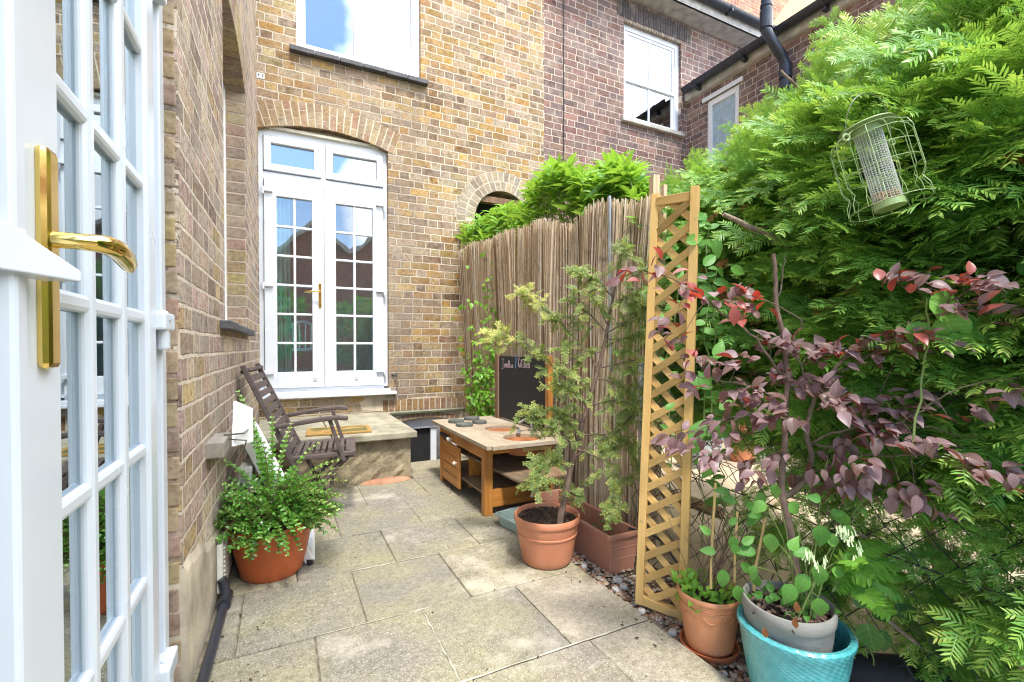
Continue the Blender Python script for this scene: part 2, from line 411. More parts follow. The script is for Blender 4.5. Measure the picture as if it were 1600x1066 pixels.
def reedmat():
    t = NT('dry_reed'); o = t.obj(); mp = t.n('Mapping', {0: o}); mp.inputs['Scale'].default_value = (150, 150, 6)
    n = t.noise(mp.outputs[0], 1, 4)
    c = t.ramp(t.attr(), [(0, (.16, .09, .06)), (.2, (.52, .37, .24)), (.5, (.70, .54, .37)), (.8, (.80, .67, .49)), (1, (.85, .78, .66))])
    c = t.mix(t.mrange(n, .4, .8), c, t.mix(1.0, c, (.62, .54, .48), 'MULTIPLY'))
    sp = t.n('SeparateXYZ', {0: o})
    nd = t.mrange(t.noise(o, 14, 3), .6, .75)
    c = t.mix(t.math('MULTIPLY', nd, .5), c, (.16, .10, .065))
    return t.done(t.princ(col=c, rough=.75, spec=.3))
M['reed'] = reedmat()

def leafmat(name, stops, trans=.35, rough=.45, vein=None, spec=.4, tcol=None, back=None):
    t = NT(name); o = t.obj(); n = t.noise(o, 30, 2)
    c = t.ramp(t.math('ADD', t.attr(), t.math('MULTIPLY', t.math('SUBTRACT', n, .5), .25), clamp=True), stops)
    if back is not None:
        g = t.n('NewGeometry'); c = t.mix(g.outputs['Backfacing'], c, back)
    kk = {}
    if vein is not None:
        lc = t.n('Attribute', attribute_name='lc').outputs['Vector']; sp = t.n('SeparateXYZ', {0: lc})
        ay = t.math('ABSOLUTE', sp.outputs[1]); q = t.math('FRACT', t.math('SUBTRACT', t.math('MULTIPLY', sp.outputs[0], vein), t.math('MULTIPLY', ay, vein * .22)))
        sv = t.mrange(t.math('ABSOLUTE', t.math('SUBTRACT', q, .5)), .0, .16, 1, 0, smooth=True)
        mid = t.mrange(ay, .0, .09, 1, 0, smooth=True); vv = t.math('MAXIMUM', t.math('MULTIPLY', sv, .55), mid)
        bl = t.mrange(t.noise(o, 110, 4, .7), .45, .75)
        c = t.mix(t.math('MULTIPLY', bl, .35), c, t.mix(1.0, c, (.62, .55, .45), 'MULTIPLY'))
        c = t.mix(t.math('MULTIPLY', vv, .45), c, t.mix(.35, c, (.75, .72, .45)))
        kk['normal'] = t.bump(t.math('ADD', vv, t.math('MULTIPLY', q, .5)), .6, .0012)
    pr = t.princ(col=c, rough=rough, spec=spec, **kk)
    tl = t.n('BsdfTranslucent', {0: tcol if tcol is not None else t.mix(.5, c, (.45, .60, .05))})
    return t.done(t.n('MixShader', {0: trans, 1: pr, 2: tl.outputs[0]}).outputs[0])
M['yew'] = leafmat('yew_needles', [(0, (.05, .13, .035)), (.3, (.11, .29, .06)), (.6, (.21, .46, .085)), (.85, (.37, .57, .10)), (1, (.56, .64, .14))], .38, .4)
M['conif'] = leafmat('sapling_needles', [(0, (.05, .09, .03)), (.4, (.12, .19, .055)), (.75, (.26, .34, .09)), (1, (.55, .52, .14))], .3, .5)
M['laurel'] = leafmat('laurel_leaf', [(0, (.05, .17, .02)), (.4, (.14, .38, .035)), (.8, (.26, .54, .05)), (1, (.40, .62, .08))], .42, .3, vein=8.0)
M['lonicera'] = leafmat('box_leaf', [(0, (.02, .09, .018)), (.4, (.07, .24, .03)), (.75, (.18, .42, .07)), (1, (.45, .55, .18))], .25, .25, spec=.6)
M['beech'] = leafmat('copper_leaf', [(0, (.10, .085, .035)), (.18, (.12, .07, .05)), (.45, (.21, .13, .13)), (.75, (.27, .175, .185)), (1, (.42, .32, .34))], .3, .38, tcol=(.42, .035, .012), spec=.5, vein=9.0)
M['broad'] = leafmat('broad_leaf', [(0, (.04, .15, .02)), (.45, (.09, .30, .045)), (.8, (.19, .44, .08)), (1, (.35, .55, .10))], .3, .45, vein=6.0)
M['broad_dark'] = leafmat('dark_broad_leaf', [(0, (.02, .08, .02)), (.6, (.06, .19, .04)), (1, (.12, .30, .06))], .25, .4, vein=5.0)
M['bark'] = plain('bark', (.26, .19, .14), .9, var=.4, nscale=40, bump=.8, bscale=90)
M['bark_grey'] = plain('grey_bark', (.115, .088, .058), .85, var=.3, nscale=50, bump=.6, bscale=120)
M['bark_red'] = plain('reddish_bark', (.155, .10, .075), .85, var=.35, nscale=30, bump=.6)
M['twig'] = plain('twig', (.16, .10, .06), .85, var=.3)
M['stem_green'] = plain('green_stem', (.16, .22, .06), .7, var=.3)
M['cane'] = plain('bamboo_cane', (.58, .40, .16), .6, var=.2)

def potmat(name, col, rough=.5, mott=.12, dirt=(.30, .22, .16), dk=.3, bump=.2):
    t = NT(name); o = t.obj(); n = t.noise(o, 9, 5); n2 = t.noise(o, 55, 4)
    c = t.mix(t.mrange(n, .3, .7), tuple(x * (1 - mott) for x in col), tuple(min(1, x * (1 + mott)) for x in col))
    c = t.mix(t.math('MULTIPLY', t.mrange(t.math('ADD', t.math('MULTIPLY', n2, .4), t.math('MULTIPLY', t.noise(o, 4, 4), .6)), .52, .68), dk), c, dirt)
    return t.done(t.princ(col=c, rough=rough, normal=t.bump(n2, bump, .003)))
M['pot_red'] = potmat('red_plastic_pot', (.50, .115, .035), .38, dk=.3, dirt=(.28, .10, .06))
M['pot_terra'] = potmat('terracotta_plastic', (.52, .20, .105), .5, dk=.25)
M['pot_trough'] = potmat('weathered_trough', (.42, .19, .125), .6, dk=.45, dirt=(.40, .28, .22))
M['pot_orange'] = potmat('orange_pot', (.60, .25, .115), .55, dk=.3, dirt=(.62, .42, .30))
M['pot_saucer'] = potmat('saucer', (.50, .15, .06), .4, dk=.2)
M['pot_grey'] = potmat('grey_stone_bowl', (.27, .26, .235), .8, dk=.35, dirt=(.22, .21, .18), bump=.5)
M['tray'] = potmat('pale_teal_plastic', (.34, .45, .42), .4, dk=.15, dirt=(.25, .3, .27))

def tealmat():
    t = NT('teal_glaze'); o = t.obj(); sep = t.n('SeparateXYZ', {0: o})
    ang = t.math('ARCTAN2', sep.outputs[1], sep.outputs[0])
    u = t.math('MULTIPLY', ang, 36.0); v = t.math('MULTIPLY', sep.outputs[2], 300.0)
    v = t.math('ADD', v, t.math('MULTIPLY', t.math('SUBTRACT', t.noise(o, 14, 2), .5), 2.5))
    w = t.math('MULTIPLY', t.math('SINE', t.math('ADD', u, t.math('MULTIPLY', t.math('FLOOR', t.math('DIVIDE', v, PI)), 2.1))), t.math('SINE', v))
    n = t.noise(o, 30, 4)
    c = t.mix(t.mrange(n, .3, .7), (.06, .34, .36), (.12, .46, .47))
    c = t.mix(t.math('MULTIPLY', t.mrange(w, .2, -1.0), .22), c, (.03, .22, .25))
    c = t.mix(t.mrange(t.noise(o, 70, 3), .68, .74), c, (.10, .09, .07))
    return t.done(t.princ(col=c, rough=.3, coat=.4, normal=t.bump(w, .35, .002)))
M['teal'] = tealmat()

def slabmat():
    t = NT('paving_slab'); o = t.obj()
    base = t.ramp(t.attr(), [(0, (.235, .22, .19)), (.3, (.29, .265, .215)), (.55, (.37, .33, .225)), (.8, (.33, .28, .24)), (1, (.48, .43, .325))])
    big = t.noise(o, 2.4, 5, .6); c = t.mix(t.mrange(big, .42, .62), base, (.33, .305, .19))
    gr = t.noise(o, 3.6, 6, .65); c = t.mix(t.math('MULTIPLY', t.mrange(gr, .45, .7), .55), c, (.22, .205, .175))
    mid = t.noise(o, 42, 5, .8)
    c = t.mix(t.math('MULTIPLY', t.mrange(mid, .40, .68), .75), c, t.mix(1.0, c, (.45, .42, .38), 'MULTIPLY'))
    sp = t.noise(o, 150, 3, .7)
    c = t.mix(t.math('MULTIPLY', t.mrange(sp, .57, .66), .8), c, (.085, .075, .06))
    c = t.mix(t.math('MULTIPLY', t.mrange(t.noise(o, 210, 2), .58, .70), .8), c, (.58, .54, .45))
    st_ = t.mrange(t.noise(o, 5.5, 7, .72), .55, .68); c = t.mix(t.math('MULTIPLY', st_, .5), c, t.mix(1.0, c, (.50, .47, .40), 'MULTIPLY'))
    ms = t.mrange(t.noise(o, 28, 5, .7), .62, .70); c = t.mix(t.math('MULTIPLY', ms, .6), c, (.13, .13, .06))
    pale = t.mrange(t.noise(o, 1.7, 6, .7), .54, .64)
    c = t.mix(t.math('MULTIPLY', pale, .40), c, (.66, .60, .50))
    h = t.math('ADD', sp, t.math('MULTIPLY', mid, .8))
    return t.done(t.princ(col=c, rough=.92, spec=.2, normal=t.bump(h, .6, .004)))
M['slab'] = slabmat()
M['grout'] = plain('sandy_grout', (.24, .205, .15), 1, var=.6, nscale=20, bump=.8, spec=.1)
M['concrete_step'] = potmat('mossy_concrete', (.31, .285, .21), .95, dk=.75, dirt=(.13, .12, .07), bump=1.0, mott=.3)
M['step_side'] = potmat('rough_step_side', (.28, .235, .15), .98, dk=.9, dirt=(.09, .07, .04), bump=1.2, mott=.35)
def gravelground():
    t = NT('soil_and_grit'); o = t.obj(); n = t.noise(o, 60, 5, .7)
    vo = t.n('TexVoronoi', {'Scale': 70.0, 'Vector': o}); 
    c = t.mix(t.mrange(n, .35, .7), (.05, .035, .025), (.20, .15, .11))
    return t.done(t.princ(col=c, rough=1.0, spec=.1, normal=t.bump(vo.outputs[0], .8, .01)))
M['grit'] = gravelground()
def stonemat():
    t = NT('pebble'); o = t.obj(); c = t.ramp(t.attr(), [(0, (.30, .10, .06)), (.25, (.38, .26, .17)), (.5, (.46, .40, .32)), (.75, (.55, .53, .50)), (1, (.75, .74, .72))])
    c = t.mix(t.mrange(t.noise(o, 60, 4), .4, .7), c, t.mix(1.0, c, (.6, .57, .53), 'MULTIPLY'))
    return t.done(t.princ(col=c, rough=.75))
M['pebble'] = stonemat()
M['sand'] = plain('pale_sandy_ground', (.52, .42, .29), 1, var=.22, nscale=5, bump=.5, bscale=60, spec=.1)
M['earth'] = plain('earth', (.16, .13, .09), 1, var=.3, nscale=2)
def matmat():
    t = NT('coir'); o = t.obj(); sep = t.n('SeparateXYZ', {0: o}); n = t.noise(o, 220, 4)
    c = t.mix(n, (.33, .19, .06), (.58, .37, .14))
    g = t.mrange(t.noise(o, 7, 4), .45, .55)
    dx = t.math('SUBTRACT', .235, t.math('ABSOLUTE', sep.outputs[0])); dy = t.math('SUBTRACT', .15, t.math('ABSOLUTE', sep.outputs[1]))
    c = t.mix(t.math('MULTIPLY', t.math('MULTIPLY', g, t.mrange(t.math('MINIMUM', dx, dy), .02, .035)), .85), c, (.13, .15, .06))
    return t.done(t.princ(col=c, rough=1.0, spec=.1, normal=t.bump(n, 1.0, .01)))
M['coir'] = matmat()
M['board_black'] = plain('blackboard', (.018, .019, .022), .75, var=.35, nscale=5)
M['chalk_pink'] = plain('pink_chalk', (.75, .55, .60), 1)
M['chalk_blue'] = plain('blue_chalk', (.15, .50, .85), 1)
M['feeder'] = plain('pale_green_metal', (.27, .37, .15), .4, var=.12)
M['nuts'] = plain('peanuts', (.50, .32, .17), .9, var=.5, nscale=70, bump=1)
M['curtain'] = plain('pale_green_curtain', (.50, .76, .66), .9, var=.15)
M['chair_paint'] = plain('mint_paint', (.55, .78, .70), .5)
M['vent'] = plain('off_white_vent', (.66, .66, .60), .6, var=.15)
M['terra_brick'] = plain('broken_terracotta', (.40, .20, .12), .9, var=.3, bump=.6)
M['dead'] = leafmat('dead_leaf', [(0, (.25, .09, .04)), (1, (.40, .16, .06))], .2, .6, tcol=(.5, .2, .05))
M['pane_grey'] = plain('dusty_pane', (.42, .47, .50), .25, var=.2, nscale=8)
M['net'] = plain('pale_gauze', (.58, .62, .58), .8)
# ------------------------------------------------------------------ setting
D = 4.86
def wall_poly(mb, plane, k, outer, holes, depth, back=None):
    P = (lambda u, z, d=0: (u, k + d, z)) if plane == 'Y' else (lambda u, z, d=0: (k + d, u, z))
    loops = [outer] + [h for h in holes]
    flat = [p for l in loops for p in l]
    tris = tessellate_polygon([[Vector((p[0], p[1], 0)) for p in l] for l in loops])
    mb.add([P(*p) for p in flat], [tuple(t) for t in tris])
    for i, h in enumerate(holes):
        dd = depth[i] if isinstance(depth, (list, tuple)) else depth
        n = len(h)
        vs = [P(*p) for p in h] + [P(p[0], p[1], dd) for p in h]
        mb.add(vs, [(j, (j + 1) % n, n + (j + 1) % n, n + j) for j in range(n)])

def rect(u0, u1, z0, z1): return [(u0, z0), (u1, z0), (u1, z1), (u0, z1)]
def arch_hole(u0, u1, z0, z1, rise, n=12):
    w = (u1 - u0) / 2; c = (u0 + u1) / 2
    if rise >= w: pts = [(c + w * math.cos(a), z1 + rise * math.sin(a)) for a in [PI * i / n for i in range(n + 1)]]
    else:
        Rr = (w * w + rise * rise) / (2 * rise); a0 = math.asin(w / Rr)
        pts = [(c + Rr * math.sin(a), z1 + rise - Rr + Rr * math.cos(a)) for a in [a0 - 2 * a0 * i / n for i in range(n + 1)]]
    return [(u0, z0), (u1, z0)] + pts

def voussoirs(mb, plane, k, c, zc, r0, r1, a0, a1, n, proud=.004, depth=.06, gap=.16, split=False, rows=None):
    """wedge bricks between radii r0 and r1, angle measured from the vertical"""
    sg = -1 if plane == 'Y' else 1
    for i in range(n):
        b0 = a0 + (a1 - a0) * (i + gap / 2) / n; b1 = a0 + (a1 - a0) * (i + 1 - gap / 2) / n
        segs = [(r0, r1)]
        if split:
            g = .008; m = r0 + (r1 - r0) * (.34 if i % 2 else .66)
            segs = [(r0, m - g / 2), (m + g / 2, r1)]
        for (ra, rb) in segs:
            pts = []
            for d in (sg * proud, -sg * depth):
                for (a, r) in ((b0, ra), (b1, ra), (b1, rb), (b0, rb)):
                    j = random.uniform(-.0015, .0015)
                    u = c + (r + j) * math.sin(a); z = zc + (r + j) * math.cos(a)
                    pts.append((u, k + d, z) if plane == 'Y' else (k + d, u, z))
            mb.hexa(pts, random.random())

def arc_strip(mb, plane, k, c, zc, r0, r1, a0, a1, n=24, proud=.002):
    sg = -1 if plane == 'Y' else 1; vs = []
    for i in range(n + 1):
        a = a0 + (a1 - a0) * i / n
        for r in (r0, r1):
            u = c + r * math.sin(a); z = zc + r * math.cos(a)
            vs.append((u, k + sg * proud, z) if plane == 'Y' else (k + sg * proud, u, z))
    mb.add(vs, [(2 * i, 2 * i + 1, 2 * i + 3, 2 * i + 2) for i in range(n)])

# ground
gm = MB(); gm.add([(-60, -60, -.30), (80, -60, -.30), (80, 80, -.30), (-60, 80, -.30)], [(0, 1, 2, 3)])
tag(gm.build('ground', M['earth']), kind='structure')
nb = MB(); nb.add([(1.62, -3, -.10), (5.3, -3, -.10), (5.3, D, -.10), (1.62, D, -.10)], [(0, 1, 2, 3)])
nb.add([(1.62, -3, -.30), (1.62, -3, -.10), (1.62, D, -.10), (1.62, D, -.30)], [(0, 1, 2, 3)])
tag(nb.build('neighbour_yard_ground', M['sand']), kind='structure')
# gravel bed base
gb = MB(); gb.box((1.255, -1.5, -.3), (1.62, 3.6, -.035))
tag(gb.build('gravel_bed', M['grit']), kind='structure')

# patio of separate slabs
pm = MB(); pm.cur = 1
pm.box((-.28, -1.5, -.3), (1.25, 3.62, -.007)); pm.box((1.25, 2.55, -.3), (2.0, 4.14, -.0071)); pm.box((.93, 3.62, -.3), (1.25, 4.14, -.0072))
pm.cur = 0
rows = [(-1.34, -.894), (-.894, -.447), (-.447, 0), (0, .447), (.447, .894), (.894, 1.341), (1.341, 1.789), (1.789, 2.238), (2.238, 2.668), (2.668, 3.14), (3.14, 3.63), (3.63, 4.14)]
cols = {6: [-.27, .10, .49, .90, 1.25], 7: [-.24, -.15, .28, .70, 1.25], 8: [-.24, .055, .49, .93, 1.50], 9: [-.24, .285, .74, 1.16, 1.62], 10: [-.24, .06, .50, .93, 1.4, 2.0],
        11: [.93, 1.40, 2.0], 5: [-.27, .12, .53, .97, 1.25]}
tints = {(6, 0): .38, (6, 1): .25, (6, 2): .2, (6, 3): .93, (7, 1): .3, (7, 2): .12, (7, 3): .45, (8, 0): .55, (8, 1): .1, (8, 2): .15, (8, 3): .3,
         (9, 0): .6, (9, 1): .15, (9, 2): .2, (9, 3): .78, (10, 0): .3, (10, 1): .3, (10, 2): .12, (10, 3): .1, (11, 0): .62, (11, 1): .6, (5, 2): .78, (5, 3): .95}
def slab(x0, x1, y0, y1, tint):
    g = .0022; b = .0035; z = random.uniform(-.002, .0022); ti = [random.uniform(-.0015, .0015) for _ in range(4)]
    j = [random.uniform(-.0015, .0015) for _ in range(4)]
    x0 += g + j[0]; x1 -= g + j[1]; y0 += g + j[2]; y1 -= g + j[3]
    lo = [(x0, y0, -.03), (x1, y0, -.03), (x1, y1, -.03), (x0, y1, -.03)]
    mi_ = [(x0, y0, z - b), (x1, y0, z - b), (x1, y1, z - b), (x0, y1, z - b)]
    up = [(x0 + b, y0 + b, z + ti[0]), (x1 - b, y0 + b, z + ti[1]), (x1 - b, y1 - b, z + ti[2]), (x0 + b, y1 - b, z + ti[3])]
    f = [(8, 9, 10, 11)]
    for a in (0, 4): f += [(a + i, a + (i + 1) % 4, a + 4 + (i + 1) % 4, a + 4 + i) for i in range(4)]
    pm.add(lo + mi_ + up, f, tint)
for ri, (y0, y1) in enumerate(rows):
    cs = cols.get(ri, [-.27, .06 + .13 * (ri % 2), .50 + .1 * (ri % 2), .93, 1.25])
    for ci in range(len(cs) - 1):
        slab(cs[ci], cs[ci + 1], y0, y1, tints.get((ri, ci), random.choice([.15, .3, .45, .55, .2])))
patio = pm.build('patio', [M['slab'], M['grout']]); tag(patio, kind='structure')
# grout slivers / crumbs in joints as raised pale mortar lines
ml = MB()
for (a, b, w) in [((.28, 2.24), (1.25, 2.238), .010), ((.52, 1.789), (.10, 1.791), .008), ((.49, 1.345), (.49, 1.78), .007), ((-.1, 1.342), (1.24, 1.340), .010), ((.74, 2.672), (.1, 2.668), .006), ((.53, .9), (.53, 1.33), .008)]:
    a = Vector((*a, .0008)); b = Vector((*b, .0008)); n = 14; dd = (b - a); pr = dd.cross(Vector((0, 0, 1))).normalized()
    vs = []
    for i in range(n + 1):
        p = a + dd * (i / n) + pr * random.uniform(-.002, .002); ww = w * random.uniform(.15, 1) / 2
        vs += [p - pr * ww, p + pr * ww]
    ml.add(vs, [(2 * i, 2 * i + 1, 2 * i + 3, 2 * i + 2) for i in range(n)])
tag(ml.build('patio_joint_mortar', plain('joint_mortar', (.46, .42, .33), 1, var=.3, nscale=40)), kind='structure')

# ------------------------------------------------------------------ back house (yellow stock brick)
bh = thing('brick_house', 'yellow brick house with white french doors and an arched opening, behind the patio', 'house')
w = MB()
door = (-.185, .992, .60, 3.05, .11)
holes = [arch_hole(door[0], door[1], door[2], door[3], .10, 16),
         rect(.14, 1.335, 3.86, 5.3),
         arch_hole(1.945, 2.66, .3, 2.48, .3575, 20),
         arch_hole(1.02, 1.78, -.28, .235, .06, 10)]
outer = [(-.35, -.3), (2.842, -.3), (2.842, 7.5), (-.35, 7.5)]
wall_poly(w, 'Y', D, outer, holes, [.11, .12, .34, .12])
w.build('wall', M['brick_back'], bh)
# door head arch
hw = (door[1] - door[0]) / 2; cx = (door[0] + door[1]) / 2; rise = .10; Rr = (hw * hw + rise * rise) / (2 * rise); zc = door[3] + rise - Rr
a0 = math.asin(hw / Rr)
v = MB(); arc_strip(v, 'Y', D, cx, zc, Rr, Rr + .225, -a0, a0 + .03); v.build('arch_joint', M['mortar'], bh)
v = MB(); voussoirs(v, 'Y', D, cx, zc, Rr - .004, Rr + .225, -a0, a0 + .03, 20, split=True, depth=.11, gap=.17)
v.build('door_arch', M['vouss'], bh)
# round arch rings
v = MB(); cxa = 2.3025
arc_strip(v, 'Y', D, cxa, 2.48, .355, .575, -PI / 2 - .1, PI / 2 + .1, 40); v.build('arch_joint', M['mortar'], bh)
v = MB()
voussoirs(v, 'Y', D, cxa, 2.48, .354, .457, -PI / 2, PI / 2, 19, gap=.2, depth=.1)
voussoirs(v, 'Y', D, cxa, 2.48, .47, .572, -PI / 2 - .08, PI / 2 + .08, 24, gap=.2)
v.build('round_arch', M['vouss_grey'], bh)
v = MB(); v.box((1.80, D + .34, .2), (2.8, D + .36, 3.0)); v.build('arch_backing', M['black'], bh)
v = MB(); v.box((1.9, D + .02, 2.69), (2.7, D + .1, 2.76)); v.build('arch_lintel', M['post'], bh)
# basement window arch + lintel
v = MB(); arc_strip(v, 'Y', D, 1.38, -1.05, 1.335, 1.56, -.30, .30, 12); v.build('arch_joint', M['mortar'], bh)
v = MB(); voussoirs(v, 'Y', D, 1.38, -1.05, 1.335, 1.385, -.28, .28, 14, gap=.15, depth=.12)
for i in range(15):
    x = .93 + i * .062
    v.box((x, D - .006, .375 + .0), (x + .05, D + .03, .49), random.random())
v.build('basement_arch', M['vouss_old'], bh)
v = MB(); v.box((1.0, D - .03, .338), (1.95, D - .001, .356)); v.build('lintel_angle', plain('mossy_iron', (.10, .12, .07), .8, var=.4), bh)
v = MB()
v.box((1.02, D + .06, -.28), (1.10, D + .115, .24)); v.box((1.70, D + .06, -.28), (1.78, D + .115, .24)); v.box((1.10, D + .06, .16), (1.70, D + .115, .30))
bw = v.build('basement_window', M['upvc'], bh, bevel=.004)
v = MB(); v.box((1.12, D + .10, -.28), (1.455, D + .104, .16)); v.build('pane', M['black'], bw)
v = MB(); v.box((1.455, D + .075, -.28), (1.52, D + .112, .16)); v.build('mullion', M['upvc'], bw)
# smeared repair mortar under the threshold
v = MB(); v.add([(.72, D - .003, .40), (1.0, D - .003, .37), (1.09, D - .003, .45), (1.02, D - .003, .545), (.80, D - .003, .545), (.70, D - .003, .48)], [(0, 1, 2, 3, 4, 5)])
v.build('render_patch', M['plinth'], bh)

# French doors: frame in the opening
yf = D + .075
fr = MB()
def fbox(mb, x0, x1, z0, z1, y0=yf - .015, y1=yf + .05): mb.box((x0, y0, z0), (x1, y1, z1))
dx0, dx1 = -.185, .992; mid = .378
fbox(fr, dx0, dx0 + .04, .63, 3.06); fbox(fr, dx1 - .04, dx1, .63, 3.06)
fbox(fr, dx0 + .04, dx1 - .04, 2.61, 2.68); fbox(fr, mid - .02, mid + .02, 2.68, 3.02)
fbox(fr, dx0 + .04, dx1 - .04, 3.015, 3.09); fbox(fr, dx0 + .04, dx1 - .04, .60, .645)
dd = fr.build('double_door', M['upvc'], bh, bevel=.004)
v = MB(); v.add([(dx0 - .0, yf + .01, 3.04)] + [(cx + Rr * math.sin(a), yf + .01, zc + Rr * math.cos(a) - .002) for a in [-a0 + 2 * a0 * i / 16 for i in range(17)]] + [(dx1, yf + .01, 3.04)], [tuple(range(19))])
v.box((dx0 + .002, yf - .05, 3.075), (dx1 - .002, yf - .01, 3.10))
v.build('arch_trim', M['trim_stone'], dd)
v = MB(); v.box((-.195, D - .075, .555), (1.06, D + .06, .585)); v.box((-.19, D - .055, .585), (1.0, D + .06, .612))
v.build('threshold', M['upvc'], dd, bevel=.005)
# transom sashes
def sash(mb, x0, x1, z0, z1, wd, y0, y1):
    mb.box((x0, y0, z0), (x0 + wd, y1, z1)); mb.box((x1 - wd, y0, z0), (x1, y1, z1))
    mb.box((x0 + wd, y0, z0), (x1 - wd, y1, z0 + wd)); mb.box((x0 + wd, y0, z1 - wd), (x1 - wd, y1, z1))
for (x0, x1) in ((dx0 + .045, mid - .022), (mid + .022, dx1 - .045)):
    v = MB(); sash(v, x0, x1, 2.69, 3.01, .062, yf - .035, yf + .03)
    tl = v.build('transom_sash', M['upvc'], dd, bevel=.005)
    v = MB(); v.box((x0 + .05, yf + .0, 2.74), (x1 - .05, yf + .004, 2.96)); v.build('transom_pane', M['glass_sky'], dd)
# leaves
def door_leaf(x0, x1, tilt):
    v = MB(); sw = .105; z0, z1 = .648, 2.605; y0, y1 = yf - .04, yf + .02
    gz0, gz1 = .80, 2.455
    v.box((x0, y0, z0), (x0 + sw, y1, z1)); v.box((x1 - sw, y0, z0), (x1, y1, z1))
    v.box((x0 + sw, y0, z0), (x1 - sw, y1, gz0)); v.box((x0 + sw, y0, gz1), (x1 - sw, y1, z1))
    gx0, gx1 = x0 + sw, x1 - sw
    m = (gx0 + gx1) / 2; v.box((m - .011, y0 + .012, gz0), (m + .011, y1 - .015, gz1))
    for i in range(1, 6):
        z = gz0 + (gz1 - gz0) * i / 6
        v.box((gx0, y0 + .0135, z - .011), (gx1, y1 - .0165, z + .011))
    # stiles, rails and glazing bars in one mesh
    lf = v.build('door_leaf', M['upvc'], dd, bevel=.005)
    v = MB(); yg = y0 + .03
    v.add([(gx0, yg + tilt, gz0), (gx1, yg - tilt, gz0), (gx1, yg - tilt, gz1), (gx0, yg + tilt, gz1)], [(0, 1, 2, 3)])
    v.build('glazing', M['glass'], dd)
    return y0
door_leaf(dx0 + .045, mid - .003, .0); yl = door_leaf(mid + .003, dx1 - .045, .0)
v = MB(); v.box((mid - .0025, yl + .01, .66), (mid + .0025, yl + .02, 2.6)); v.build('meeting_gap', M['upvc_grey'], dd)
for z in (.80, 1.62, 2.50):
    for (x, s) in ((dx0 + .035, 1), (dx1 - .035, -1)):
        v = MB(); v.box((x, yl - .03, z - .018), (x + s * .085, yl - .001, z + .018)); v.tube([(x, yl - .022, z - .045), (x, yl - .022, z + .02)], .012, 10)
        v.build('hinge', M['upvc'], dd, bevel=.004)
v = MB(); v.box((.325, yl - .012, 1.42), (.352, yl, 1.66), None)
hd = v.build('handle_plate', M['brass'], dd, bevel=.006)
v = MB(); v.tube([(.338, yl - .01, 1.575), (.338, yl - .05, 1.575), (.32, yl - .058, 1.575), (.22, yl - .055, 1.570), (.20, yl - .045, 1.566)], [.009, .009, .010, .008, .006], 10)
v.build('handle', M['brass'], dd, smooth=True)
for x in (.275, .66):
    v = MB(); v.box((x, yl - .003, .70), (x + .035, yl, .735)); v.build('sticker', plain('grey_sticker', (.30, .32, .34), .4), dd)
    v = MB(); v.box((x + .006, yl - .0045, .715), (x + .029, yl - .003, .729)); v.build('sticker_face', plain('white_sticker', (.75, .75, .75), .4), dd)

# upper window
uw = MB(); ux0, ux1, uz0 = .14, 1.335, 3.86; y0 = D + .05
uw.box((ux0, y0, uz0), (ux0 + .05, y0 + .06, 5.3)); uw.box((ux1 - .05, y0, uz0), (ux1, y0 + .06, 5.3))
uw.box((ux0 + .05, y0, uz0), (ux1 - .05, y0 + .06, uz0 + .06)); uw.box((ux0 + .05, y0, 5.24), (ux1 - .05, y0 + .06, 5.3))
wn_ = uw.build('upper_window', M['upvc'], bh, bevel=.005)
for (a, b) in ((ux0 + .05, .70), (.70, ux1 - .05)):
    v = MB(); sash(v, a, b, uz0 + .06, 4.95, .034, y0 + .008, y0 + .05); v.build('sash', M['upvc'], wn_, bevel=.004)
    v = MB(); v.box((a + .03, y0 + .03, uz0 + .09), (b - .03, y0 + .033, 4.93)); v.build('window_pane', M['glass_sky'], wn_)
v = MB(); v.box((ux0 + .05, y0 + .0, 4.95), (ux1 - .05, y0 + .055, 5.24)); v.build('top_light', M['upvc'], wn_)
v = MB()
for i in range(6):
    a = ux0 - .06 + i * (ux1 - ux0 + .13) / 6; v.box((a + .002, D - .065, 3.805 + random.uniform(-.004, .004)), (a + (ux1 - ux0 + .13) / 6 - .002, D + .06, 3.85), random.random())
v.build('window_sill', M['slate'], bh, bevel=.006)
v = MB(); v.box((-.2, D + .35, -.3), (-.35, D + 3, 3.2)); 
rm = MB(); rm.box((-.3, D + 2.8, .5), (2.0, D + 2.85, 5.6)); rm.box((-.35, D + .13, .45), (2.0, D + 2.8, .6)); rm.box((-.35, D + .13, 3.25), (2.0, D + 2.8, 3.3))
rm.box((1.75, D + .37, .6), (1.8, D + 2.8, 3.25)); rm.box((-.36, D + 1.5, .6), (-.31, D + 2.8, 3.25))  # left side wall kept partly open, out of view, to let daylight in
rm.box((-.36, D + .13, 5.6), (2.0, D + 2.8, 5.7)); rm.box((1.95, D + .13, 3.3), (2.0, D + 2.8, 5.6)); rm.box((-.41, D + .13, 3.3), (-.36, D + 2.8, 5.6))
rm.build('room_lining', M['room'], bh)
# small plaque and joint line on the wall
v = MB(); v.box((-.19, D - .008, 3.495), (-.125, D - .001, 3.545)); v.build('plaque', M['paint_white'], bh, bevel=.002)
v = MB()
for x in (-.178, -.145): v.box((x, D - .010, 3.507), (x + .006, D - .008, 3.533)); v.box((x, D - .010, 3.527), (x + .015, D - .008, 3.533))
v.build('plaque_marks', M['cable'], bh)

